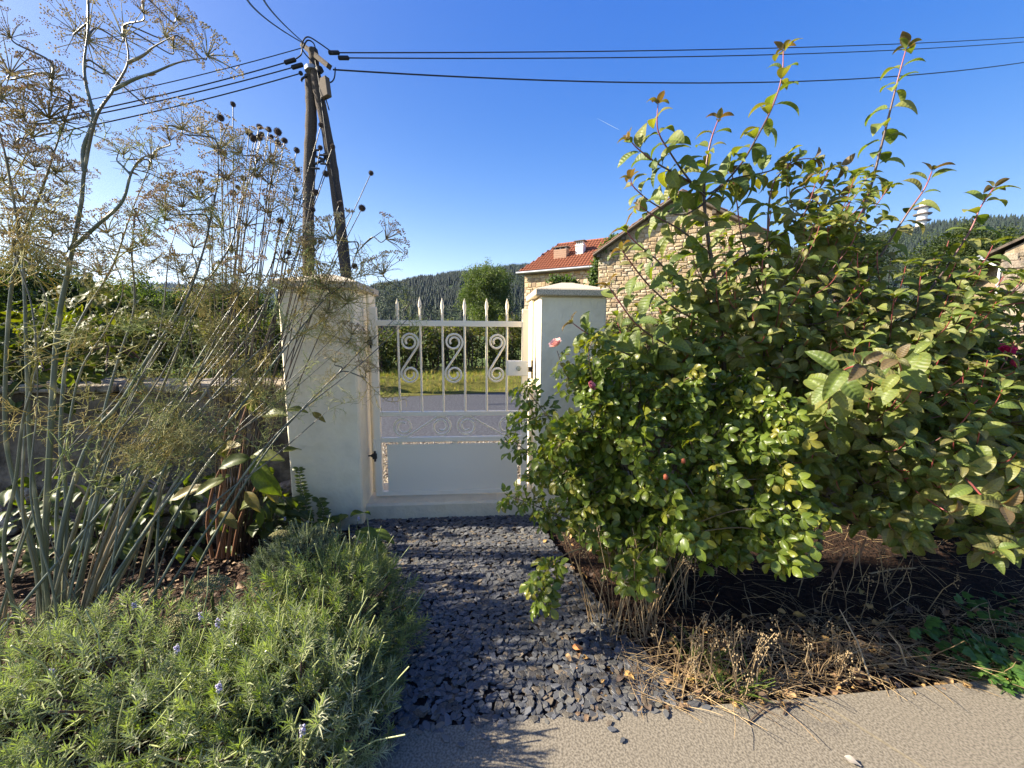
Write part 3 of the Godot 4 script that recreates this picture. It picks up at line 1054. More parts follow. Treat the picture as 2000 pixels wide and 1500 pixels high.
# ------------------------------------------------------------------ poles and cables
func make_poles_and_cables() -> void:
	var base: Vector3 = Vector3(-4.000, 0.000, -9.600)
	var p := thing("utility_pole", "twin wooden utility pole, two timbers meeting at the top, behind the left pillar", "utility pole", base)
	var rel := func(q: Vector3) -> Vector3: return q - base
	var post := [Vector3(-0.02, -0.2, 0), rel.call(Vector3(-4.000, 2.839, -9.600)), rel.call(Vector3(-3.857, 5.098, -9.600)), rel.call(Vector3(-3.751, 6.178, -9.600)), rel.call(Vector3(-3.725, 7.016, -9.600))]
	var strut := [rel.call(Vector3(-2.967, -0.200, -9.700)), rel.call(Vector3(-3.171, 2.804, -9.650)), rel.call(Vector3(-3.265, 4.344, -9.600)), rel.call(Vector3(-3.401, 5.744, -9.550)), rel.call(Vector3(-3.546, 6.760, -9.500)), rel.call(Vector3(-3.601, 7.501, -9.500))]
	var pc := curve(post, 8)
	var pr := []
	for i in pc.size():
		pr.append(lerpf(0.128, 0.112, float(i) / pc.size()) * rr(0.92, 1.07))
	put("pole", tube_mesh(pc, pr, 12), mat.pole, p)
	var sc := curve(strut, 8)
	var sr := []
	for i in sc.size():
		sr.append(lerpf(0.135, 0.10, float(i) / sc.size()) * rr(0.93, 1.06))
	var strut_node := put("strut", tube_mesh(sc, sr, 12), mat.pole, p)
	strut_node.set_meta("label", "slanting timber leaning against the upright one")
	# cross arm, seen foreshortened, and the iron band
	put("cross_arm", tube_mesh([rel.call(Vector3(-3.910, 7.741, -9.750)), rel.call(Vector3(-3.137, 6.942, -9.100))], [0.07], 4), mat.pole, p)
	put("band", tube_mesh([rel.call(Vector3(-3.637, 7.063, -9.500)), rel.call(Vector3(-3.644, 7.134, -9.500))], [0.15], 14), mat.galv, p)
	for q in [[Vector3(-3.702, 5.485, -9.600), Vector3(-3.688, 5.356, -9.550), Vector3(-3.496, 5.267, -9.500), Vector3(-3.501, 5.180, -9.500)], [Vector3(-3.745, 5.102, -9.600), Vector3(-3.720, 5.181, -9.550), Vector3(-3.473, 5.278, -9.500), Vector3(-3.467, 5.397, -9.500)]]:
		put("bracket", tube_mesh([rel.call(q[0]), rel.call(q[1]), rel.call(q[2]), rel.call(q[3])], [0.03], 6), mat.iron, p)
	for q in [Vector3(-3.632, 5.443, -9.450), Vector3(-3.454, 5.322, -9.400), Vector3(-3.664, 5.056, -9.450), Vector3(-3.442, 5.141, -9.400)]:
		put("bolt", tube_mesh([rel.call(q) - Vector3(0.09, 0, 0), rel.call(q) + Vector3(0.09, 0, 0)], [0.022], 6), mat.iron, p)
	put("junction_box", box_mesh(Vector3(-0.11, -0.2, -0.06), Vector3(0.11, 0.2, 0.06), 0.012), mat.timber, p, Transform3D(Basis(Vector3.UP, -0.5) * Basis(Vector3.BACK, 0.12), rel.call(Vector3(-3.331, 6.664, -9.350))))
	put("insulator", tube_mesh([rel.call(Vector3(-3.444, 7.103, -9.400)), rel.call(Vector3(-3.447, 7.042, -9.400)), rel.call(Vector3(-3.450, 6.991, -9.400))], [0.06, 0.09, 0.05], 10), mat.iron, p)
	put("hook", tube_mesh([rel.call(Vector3(-3.760, 6.974, -9.500)), rel.call(Vector3(-3.829, 6.889, -9.450)), rel.call(Vector3(-3.864, 6.846, -9.450)), rel.call(Vector3(-3.843, 6.837, -9.450))], [0.025], 6), mat.iron, p)
	# leads that run down the strut and loops between the cables
	for q in [[Vector3(-3.503, 7.198, -9.350), Vector3(-3.457, 6.880, -9.350), Vector3(-3.437, 6.492, -9.380), Vector3(-3.342, 5.359, -9.400), Vector3(-3.162, 3.868, -9.500), Vector3(-3.008, 2.727, -9.500)], [Vector3(-3.356, 6.581, -9.350), Vector3(-3.322, 6.430, -9.350), Vector3(-3.268, 6.228, -9.350)], [Vector3(-3.112, 7.112, -9.400), Vector3(-3.144, 6.907, -9.400), Vector3(-3.235, 6.811, -9.400), Vector3(-3.394, 6.843, -9.400)], [Vector3(-3.151, 7.401, -9.400), Vector3(-3.408, 7.565, -9.400), Vector3(-3.644, 7.679, -9.400), Vector3(-3.766, 7.573, -9.400), Vector3(-3.776, 7.413, -9.400), Vector3(-3.568, 7.176, -9.400)], [Vector3(-3.763, 7.454, -9.400), Vector3(-3.669, 7.608, -9.400), Vector3(-3.545, 7.567, -9.400), Vector3(-3.501, 7.410, -9.400)], [Vector3(-3.786, 7.423, -9.400), Vector3(-3.813, 7.322, -9.400), Vector3(-3.923, 7.235, -9.400)]]:
		var pts := []
		for k in q:
			pts.append(rel.call(k))
		put("loop_lead", tube_mesh(curve(pts, 6), [0.014], 5), mat.cable, p)
	# the cables: three to the right, four to the left, two overhead
	var hang := func(label: String, a: Vector3, mid: Vector3, z: Vector3, r: float, sleeve: float) -> void:
		var t := thing("overhead_cable", label, "cable", a, "overhead cables at the utility pole")
		var pts := []
		for k in 41:
			var s := k / 40.0 * 1.15
			# the parabola through both ends and the middle point
			pts.append(a * (1 - s) * (1 - 2 * s) + mid * 4 * s * (1 - s) + z * s * (2 * s - 1) - a)
		put("wire", tube_mesh(pts, [r], 5), mat.cable, t)
		if sleeve > 0:
			var d: Vector3 = (pts[1] - pts[0]).normalized()
			put("connector_sleeve", tube_mesh([d * 0.0, d * 0.02, d * (sleeve - 0.02), d * sleeve], [0.025, 0.045, 0.045, 0.025], 8), mat.cable, t)
	hang.call("topmost of the three black cables running right from the pole", Vector3(-3.346, 7.578, -9.685), Vector3(9.644, 10.564, -12.812), Vector3(22.634, 13.851, -15.940), 0.0135, 0.24)
	hang.call("middle one of the three black cables running right from the pole", Vector3(-3.156, 7.515, -9.731), Vector3(9.764, 10.402, -12.841), Vector3(22.685, 13.689, -15.952), 0.0135, 0.24)
	hang.call("lowest and thickest of the three cables running right from the pole", Vector3(-3.270, 7.251, -9.703), Vector3(9.824, 9.605, -12.856), Vector3(22.919, 12.959, -16.008), 0.0175, 0.0)
	hang.call("topmost thin cable running down left from the pole behind the fennel", Vector3(-3.869, 7.554, -9.559), Vector3(-5.901, 6.558, -9.070), Vector3(-7.932, 5.663, -8.581), 0.009, 0.0)
	hang.call("second cable down on the left of the pole, with a black sleeve", Vector3(-3.979, 7.307, -9.533), Vector3(-5.887, 6.366, -9.074), Vector3(-7.794, 5.525, -8.614), 0.012, 0.26)
	hang.call("third cable down on the left of the pole, its sleeve closest to the timber", Vector3(-3.848, 7.234, -9.564), Vector3(-5.798, 6.302, -9.095), Vector3(-7.748, 5.470, -8.625), 0.012, 0.26)
	hang.call("lowest cable running down left from the pole", Vector3(-3.867, 7.066, -9.560), Vector3(-5.882, 6.096, -9.075), Vector3(-7.898, 5.225, -8.589), 0.012, 0.08)
	hang.call("left one of two cables rising overhead from the pole top", Vector3(-3.757, 7.554, -9.400), Vector3(-2.949, 5.805, -6.400), Vector3(-2.262, 4.630, -4.400), 0.010, 0.0)
	hang.call("right one of two cables rising overhead from the pole top", Vector3(-3.736, 7.555, -9.400), Vector3(-2.827, 5.833, -6.400), Vector3(-2.108, 4.640, -4.400), 0.010, 0.0)


# ------------------------------------------------------------------ beyond the road
func make_roadside() -> void:
	var f := FastNoiseLite.new()
	f.seed = 21
	f.frequency = 0.9
	var bank_y := func(u: float, v: float) -> float:
		var t := clampf(v / 1.5, 0, 1)
		var y := -0.024 + 0.26 * smoothstep(0.0, 1.0, t) + 0.12 * f.get_noise_2d(u * 1.4, v * 2.0) * smoothstep(0.0, 0.35, t)
		# a ledge where the soil has slipped
		var slip := clampf(f.get_noise_2d(u * 0.8 + 40, 3.0) * 2.5 + 0.5, 0, 1)
		return y - 0.16 * slip * exp(-pow((v - 0.55) / 0.16, 2.0))
	structure(put("verge", sheet(160, 24, func(s, t):
		var u := lerpf(-28, 22, s)
		var v := lerpf(-0.12, 4.4, t)
		return road(u, v, bank_y.call(u, v))), mat.verge), "grassy bank along the far side of the road")
	# grass blades on the bank
	var blade := MB.new()
	for k in 9:
		var a := rr(0, TAU)
		var at := Vector3(rr(-0.05, 0.05), 0, rr(-0.05, 0.05))
		var lean := Vector3(cos(a), 0, sin(a)) * rr(0.1, 0.5)
		var side := Vector3(-sin(a), 0, cos(a)) * 0.012
		var h := rr(0.5, 1.0)
		var m := at + lean * 0.35 + Vector3(0, h * 0.6, 0)
		blade.quad(at - side, m - side * 0.8, m + side * 0.8, at + side)
		blade.flat(m - side * 0.8, at + lean + Vector3(0, h, 0), m + side * 0.8)
	var tuft := blade.mesh()
	tex.blade = leaf_texture(0.0, Color.WHITE, Color.WHITE, Color(1, 0.95, 0.6), 14)
	var grass := leaf_look([Color(0.20, 0.225, 0.05), Color(0.16, 0.20, 0.045), Color(0.26, 0.24, 0.09), Color(0.32, 0.26, 0.13), Color(0.13, 0.17, 0.04)], tex.blade, 0.6, Color(0.8, 0.85, 0.4))
	var xfs := []
	for i in 11000:
		var u := rr(-20, 9)
		var v := pow(rng.randf(), 0.8) * 2.6 + 0.02
		if f.get_noise_2d(u * 0.8 + 40, 3.0) > 0.0 and absf(v - 0.6) < 0.22 and i % 5:
			continue
		var h := rr(0.05, 0.19) * (1.0 + 0.8 * clampf(v - 1.6, 0, 1))
		xfs.append(Transform3D(Basis(Vector3.UP, rr(0, TAU)).scaled(Vector3(h, h, h)), road(u, v, bank_y.call(u, v) - 0.01)))
	tag(many("verge_grass", tuft, grass.mass, xfs, grass.tints), "short sunlit grass on the bank across the road", "grass")
	# the hedges above the bank
	var hl := leaf_look([Color(0.060, 0.078, 0.025), Color(0.085, 0.095, 0.032), Color(0.042, 0.058, 0.020), Color(0.120, 0.112, 0.045)], tex.broad, 0.55, Color(0.75, 0.85, 0.4))
	var spans := [[-30.0, -13.0, 2.1, "tangled dark hedge at the far left across the road"], [-13.0, -7.0, 1.9, "sunlit hedge seen through the fennel, across the road"], [-7.0, -2.2, 1.75, "hedge behind the left pillar and the twin pole"], [-2.2, 1.1, 1.62, "hedge seen through the left half of the gate"], [1.1, 3.3, 1.75, "hedge seen through the right half of the gate"], [3.3, 15.0, 1.9, "hedge running right behind the right pillar"]]
	var leaves := clump_mesh(40, 0.34)
	for s in spans:
		var mid: float = (s[0] + s[1]) / 2
		var root := road(mid, 3.2, 0.15)
		var t := thing("hedge", s[3], "hedge", root, "hedges across the road")
		var xf := []
		var stems := MB.new()
		var n := int((s[1] - s[0]) * 75)
		for i in n:
			var u := rr(s[0], s[1])
			var top: float = s[2] * (0.86 + 0.22 * f.get_noise_2d(u * 0.5, 70.0)) + (rr(0.0, 0.3) if i % 12 == 0 else 0.0)
			var y := pow(rng.randf(), 0.75) * top
			var q := rr(0.14, 0.3)
			var v := 3.2 + rr(-0.75, 0.9) * (1.0 - 0.25 * y / top)
			xf.append(Transform3D(Basis(rdir(), rr(0, TAU)).scaled(Vector3(q, q, q)), road(u, v, 0.2 + y) - root))
			if i % 6 == 0:
				var p := road(u, 3.2 + rr(-0.6, 0.6), 0.15) - root
				stems.tube([p, p + Vector3(rr(-0.2, 0.2), top * 0.6, rr(-0.2, 0.2)), p + Vector3(rr(-0.4, 0.4), top * 1.05, rr(-0.3, 0.3))], [0.02, 0.014, 0.006], 4)
		put("stems", stems.mesh(), mat.bark, t)
		many("foliage", leaves, hl.mass, xf, hl.tints, t)


# ------------------------------------------------------------------ walls, pillars, sill
func make_walls_and_pillars() -> void:
	for side in [0, 1]:
		var x0: float = [-1.343, 0.417][side]
		var x1: float = [-0.853, 0.897][side]
		var h: float = [1.70, 1.672][side]
		var label: String = ["cream rendered gate pillar left of the gate, half behind the fennel", "cream rendered gate pillar right of the gate, beside the pink rose"][side]
		var t := thing("gate_pillar", label, "pillar", Vector3((x0 + x1) / 2, 0, -2.96), "pillars of the gate")
		var hw := (x1 - x0) / 2
		# the shaft as a sheet with slightly wavering render
		put("shaft", box_mesh(Vector3(-hw, -0.2, -0.24), Vector3(hw, h, 0.24), 0.012), mat.plaster, t)
		var inner := hw if side == 0 else -hw
		var s := 1.0 if side == 0 else -1.0
		put("rebate", box_mesh(Vector3(minf(inner, inner + s * 0.02), 0.14, -0.235), Vector3(maxf(inner, inner + s * 0.02), h - 0.003, -0.05), 0.006), mat.plaster, t)
		# hipped capping slab
		var b := MB.new()
		var o := 0.038
		var y0 := h
		var y1 := h + 0.048
		var y2 := h + 0.125
		var X := hw + o
		var Z := 0.24 + o
		b.box(Vector3(-X, y0, -Z), Vector3(X, y1, Z), 0.006)
		var peak := [Vector3(-0.04, y2, 0), Vector3(0.04, y2, 0)]
		var c := [Vector3(-X + 0.006, y1 + 0.001, Z - 0.006), Vector3(X - 0.006, y1 + 0.001, Z - 0.006), Vector3(X - 0.006, y1 + 0.001, -Z + 0.006), Vector3(-X + 0.006, y1 + 0.001, -Z + 0.006)]
		b.quad(c[0], peak[0], peak[1], c[1])
		b.flat(c[1], peak[1], c[2])
		b.quad(c[2], peak[1], peak[0], c[3])
		b.flat(c[3], peak[0], c[0])
		put("cap", b.mesh(), mat.cap, t)
	# sill
	var b := MB.new()
	var f := [Vector3(-0.853, -0.1, -2.775), Vector3(0.417, -0.1, -2.775), Vector3(0.417, 0.128, -2.79), Vector3(-0.853, 0.128, -2.79), Vector3(-0.853, 0.142, -2.805), Vector3(0.417, 0.142, -2.805), Vector3(0.417, 0.150, -3.2), Vector3(-0.853, 0.150, -3.2), Vector3(-0.853, -0.1, -3.2), Vector3(0.417, -0.1, -3.2)]
	b.quad(f[0], f[3], f[2], f[1])
	b.quad(f[3], f[4], f[5], f[2])
	b.quad(f[4], f[7], f[6], f[5])
	b.quad(f[9], f[6], f[7], f[8])
	tag(put("gate_sill", b.mesh(), mat.sill), "worn cream concrete sill under the gate", "sill")
	# low walls either side, with flat coping stones
	for side in [0, 1]:
		var x0: float = [-9.0, 0.90][side]
		var x1: float = [-1.346, 9.0][side]
		var label: String = ["low rough garden wall with stone coping, behind the fennel left of the gate", "low rough garden wall behind the viburnum right of the gate"][side]
		var t := thing("garden_wall", label, "wall", Vector3(x0, 0, -2.98))
		var L := x1 - x0
		var f2 := FastNoiseLite.new()
		f2.seed = 31 + side
		f2.frequency = 2.2
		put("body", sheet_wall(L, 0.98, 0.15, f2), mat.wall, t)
		# its footing: rough stones that stick out under the render
		var x := 0.0
		var k := 0
		while x < L - 0.05:
			var l := minf(rr(0.34, 0.62), L - x)
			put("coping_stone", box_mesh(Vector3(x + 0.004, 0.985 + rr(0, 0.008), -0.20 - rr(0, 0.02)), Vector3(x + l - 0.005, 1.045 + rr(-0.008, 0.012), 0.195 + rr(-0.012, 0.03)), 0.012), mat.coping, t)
			if side == 0 and x > L - 2.6 or side == 1 and x < 2.0:
				for q in 3:
					var s := rr(0.07, 0.13)
					put("footing_stone", box_mesh(Vector3(-s, -s * 0.6, -0.06), Vector3(s, s * 0.6, 0.05), 0.03), mat.grey_stones[(k + q) % 5], t, Transform3D(Basis(Vector3.BACK, rr(-0.3, 0.3)), Vector3(x + rr(0.1, 0.5) * l * 2.0 * 0.8, 0.05 + q * 0.12, 0.16)))
			x += l
			k += 1


func sheet_wall(L: float, h: float, t: float, f: FastNoiseLite) -> ArrayMesh:
	var b := MB.new()
	var nx := int(L / 0.12)
	for i in nx:
		for j in 8:
			var q := []
			for c in [[0, 0], [0, 1], [1, 1], [1, 0]]:
				var p := Vector3(L * (i + c[0]) / nx, -0.1 + (h + 0.1) * (j + c[1]) / 8.0, 0)
				p.z = t + 0.014 * f.get_noise_2d(p.x, p.y * 1.5)
				q.append(p)
			b.quad(q[0], q[1], q[2], q[3])
	b.quad(Vector3(L, -0.1, -t), Vector3(L, h, -t), Vector3(0, h, -t), Vector3(0, -0.1, -t))
	b.quad(Vector3(0, h, t), Vector3(0, h, -t), Vector3(L, h, -t), Vector3(L, h, t))
	b.quad(Vector3(0, -0.1, -t), Vector3(0, h, -t), Vector3(0, h, t), Vector3(0, -0.1, t))
	b.quad(Vector3(L, -0.1, t), Vector3(L, h, t), Vector3(L, h, -t), Vector3(L, -0.1, -t))
	return b.mesh()


# ------------------------------------------------------------------ the gate
func make_gate() -> void:
	var g := thing("garden_gate", "cream painted wrought iron gate with scrolls and a solid lower panel", "gate", Vector3(0, 0, -2.92))
	var L0 := -0.806
	var L1 := -0.756
	var R0 := 0.313
	var R1 := 0.363
	var top := 1.592
	put("stile", box_mesh(Vector3(L0, 0.158, -0.02), Vector3(L1, top, 0.02), 0.003), mat.paint, g)
	put("stile", box_mesh(Vector3(R0, 0.158, -0.02), Vector3(R1, top, 0.02), 0.003), mat.paint, g)
	var rails := [[1.4590, 1.5004], [0.7947, 0.8127], [0.5931, 0.6134], [0.158, 0.19]]
	for k in 4:
		put("rail", box_mesh(Vector3(L1, rails[k][0] - (0.012 if k in [1, 2] else 0.0), -0.015), Vector3(R0, rails[k][1] + (0.004 if k in [1, 2] else 0.0), 0.015), 0.002), mat.paint, g)
	var tips: Array = [Vector3(-0.614, 1.657, -2.920), Vector3(-0.450, 1.671, -2.920), Vector3(-0.287, 1.666, -2.920), Vector3(-0.121, 1.664, -2.920), Vector3(0.045, 1.667, -2.920), Vector3(0.195, 1.669, -2.920)]
	var feet: Array = [Vector3(-0.601, 0.832, -2.920), Vector3(-0.439, 0.831, -2.920), Vector3(-0.277, 0.829, -2.920), Vector3(-0.115, 0.828, -2.920), Vector3(0.047, 0.826, -2.920), Vector3(0.204, 0.825, -2.920)]
	var xs := []
	for k in 6:
		var xx: float = (tips[k].x + feet[k].x) / 2
		xs.append(xx)
		var bar := tube_mesh([Vector3(xx, rails[1][1] + 0.003, 0), Vector3(xx, tips[k].y - 0.085, 0)], [0.0085], 8)
		put("bar", bar, mat.paint, g)
		put("spear_tip", tube_mesh([Vector3(xx, tips[k].y - 0.088, 0), Vector3(xx, tips[k].y - 0.078, 0), Vector3(xx, tips[k].y - 0.055, 0), Vector3(xx, tips[k].y - 0.03, 0), Vector3(xx, tips[k].y, 0)], [0.0085, 0.012, 0.0135, 0.0095, 0.0015], 10), mat.paint, g)
	# upright scrolls between pairs of bars
	for k in [0, 2, 4]:
		var cx: float = (xs[k] + xs[k + 1]) / 2
		var gap: float = (xs[k + 1] - xs[k]) / 2 - 0.0085
		var yu: float = 1.3426
		var yl: float = 1.1007
		put("scroll", scroll_mesh(Vector2(cx, yu), Vector2(cx, yl), gap - 0.006, 1.0), mat.paint, g)
	# two lying scrolls between the lower rails
	var ym: float = (rails[1][0] + rails[2][1]) / 2 - 0.004
	var R: float = (rails[1][0] - rails[2][1]) / 2 - 0.012
	put("lying_scroll", scroll_mesh(Vector2(-0.3024, ym), Vector2(-0.5879, ym), R, -1.0), mat.paint, g)
	put("lying_scroll", scroll_mesh(Vector2(-0.1070, ym), Vector2(0.2023, ym), R, 1.0), mat.paint, g)
	# solid panel held by six tabs
	var pl := -0.7152
	var pt := 0.5618
	var pb := 0.1898
	put("panel", box_mesh(Vector3(pl, pb, -0.004), Vector3(R0 - 0.025, pt, 0.004), 0.002), mat.paint, g)
	for x in [-0.6182, -0.2005, 0.2150]:
		put("tab", box_mesh(Vector3(x - 0.017, pt - 0.003, -0.009), Vector3(x + 0.017, rails[2][0] - 0.008, -0.0045), 0.001), mat.paint, g)
		put("tab", box_mesh(Vector3(x - 0.017, 0.185, -0.009), Vector3(x + 0.017, pb + 0.003, -0.0045), 0.001), mat.paint, g)
	# lock case and its keyhole
	var lo: Vector3 = Vector3(0.203, 1.090, -2.900)
	var hi: Vector3 = Vector3(0.362, 1.205, -2.900)
	var case := put("lock_case", box_mesh(Vector3(lo.x, lo.y, -0.03), Vector3(hi.x, hi.y, 0.03), 0.006), mat.lock, g)
	var kc := Vector3(0.2884, (lo.y + hi.y) / 2, 0.03)
	put("keyhole_plate", tube_mesh([kc, kc + Vector3(0, 0, 0.008)], [0.02, 0.017], 16), mat.brass, case)
	put("cylinder", tube_mesh([kc + Vector3(0, 0, 0.006), kc + Vector3(0, 0, 0.016)], [0.0085], 12), mat.brass, case)
	put("key_slot", box_mesh(kc + Vector3(-0.001, -0.006, 0.0155), kc + Vector3(0.001, 0.006, 0.0168), 0.0), mat.iron, case)
	put("bolt", box_mesh(Vector3(hi.x, kc.y - 0.03, -0.008), Vector3(hi.x + 0.035, kc.y + 0.01, 0.008), 0.001), mat.iron, g)
	put("strike_plate", box_mesh(Vector3(0.390, kc.y - 0.08, -0.03), Vector3(0.3965, kc.y + 0.06, 0.03), 0.001), mat.iron, g)
	# two hinges: an eye on a threaded bolt out of the pillar
	for y in [1.3364, 0.4793]:
		var h := thing_part("hinge", g, Vector3(L0 - 0.012, y, 0.012))
		put("hinge_bolt", tube_mesh([Vector3(-0.045, 0, 0), Vector3(0.0, 0, 0)], [0.006], 8), mat.iron, h)
		put("hinge_eye", tube_mesh([Vector3(0.014, -0.02, 0.01), Vector3(0.014, 0.02, 0.01)], [0.017], 12), mat.iron, h)
		put("hinge_pin", tube_mesh([Vector3(0.016, -0.042, 0.01), Vector3(0.016, 0.045, 0.01)], [0.008], 8), mat.iron, h)
		put("hinge_nut", tube_mesh([Vector3(-0.012, 0, 0), Vector3(-0.003, 0, 0)], [0.013], 6), mat.iron, h)
		put("hinge_sleeve", tube_mesh([Vector3(0.016, 0.043, 0.008), Vector3(0.016, 0.13, 0.008)], [0.014], 10), mat.paint, h)


# an S of flat bar: a spiral round a, a straight run, a spiral round b
func scroll_mesh(a: Vector2, b: Vector2, R: float, turn: float) -> ArrayMesh:
	var mid := (a + b) / 2
	var ax := (a - mid)
	var h := ax.length()
	ax = ax / h
	var right := Vector2(ax.y, -ax.x) * turn
	var lean := asin(clampf(R / h, 0, 0.95))
	var half := []
	var n := 34
	for i in n + 1:
		var t := float(i) / n
		var phi := lerpf(deg_to_rad(215), -lean - TAU, t)
		var r := R * lerpf(0.36, 1.0, pow(t, 0.85))
		half.append(Vector2(cos(phi) * r, h + sin(phi) * r))
	var pts := []
	for q in half:
		pts.append(q)
	for i in n + 1:
		pts.append(-half[n - i])
	var m := MB.new()
	var path := []
	for q in pts:
		var w: Vector2 = mid + right * q.x + ax * q.y
		path.append(Vector3(w.x, w.y, 0))
	m.tube(path, [0.0082], 8)
	return m.mesh()


# ------------------------------------------------------------------ leaves
# an oval blade from the origin along y, face to z; bend curls it down, fold lifts its halves, pleat raises its veins
func blade_into(b: MB, xf: Transform3D, width: float, bend: float, fold: float, pleat: float, nl: int, nw: int, wave := 0.0, tooth := 0.0, belly := 0.42) -> void:
	var first := b.v.size()
	var cy := 0.0
	var cz := 0.0
	for i in nl + 1:
		var t := float(i) / nl
		var a := bend * t
		if i > 0:
			cy += cos(a) / nl
			cz -= sin(a) / nl
		var nn := Vector3(0, sin(a), cos(a))
		var w := width * pow(sin(PI * pow(clampf(t, 0.0, 1.0), log(0.5) / log(belly))), 0.85) if t > 0 and t < 1 else 0.0
		w = maxf(w, 0.012)
		if tooth > 0 and i % 2 == 1:
			w *= 1.0 + tooth
		for j in nw + 1:
			var s := 2.0 * j / nw - 1.0
			var up := absf(s) * w * sin(fold)
			up += pleat * width * cos(TAU * (t * 8.0 - absf(s) * 0.9)) * minf(1.0, absf(s) * 3.0) * (1.0 - 0.85 * s * s) * minf(1.0, 4.0 * (1.0 - t))
			up += wave * width * sin(t * 9.0 + s * 2.0) * absf(s)
			var p := Vector3(s * w * cos(fold), cy, cz) + nn * up
			b.vert(xf * p, nn, Vector2((s + 1) / 2, t))
	for i in nl:
		for j in nw:
			var k := first + i * (nw + 1) + j
			var q := k + nw + 1
			b.ix.append_array([k, q, q + 1, k, q + 1, k + 1])


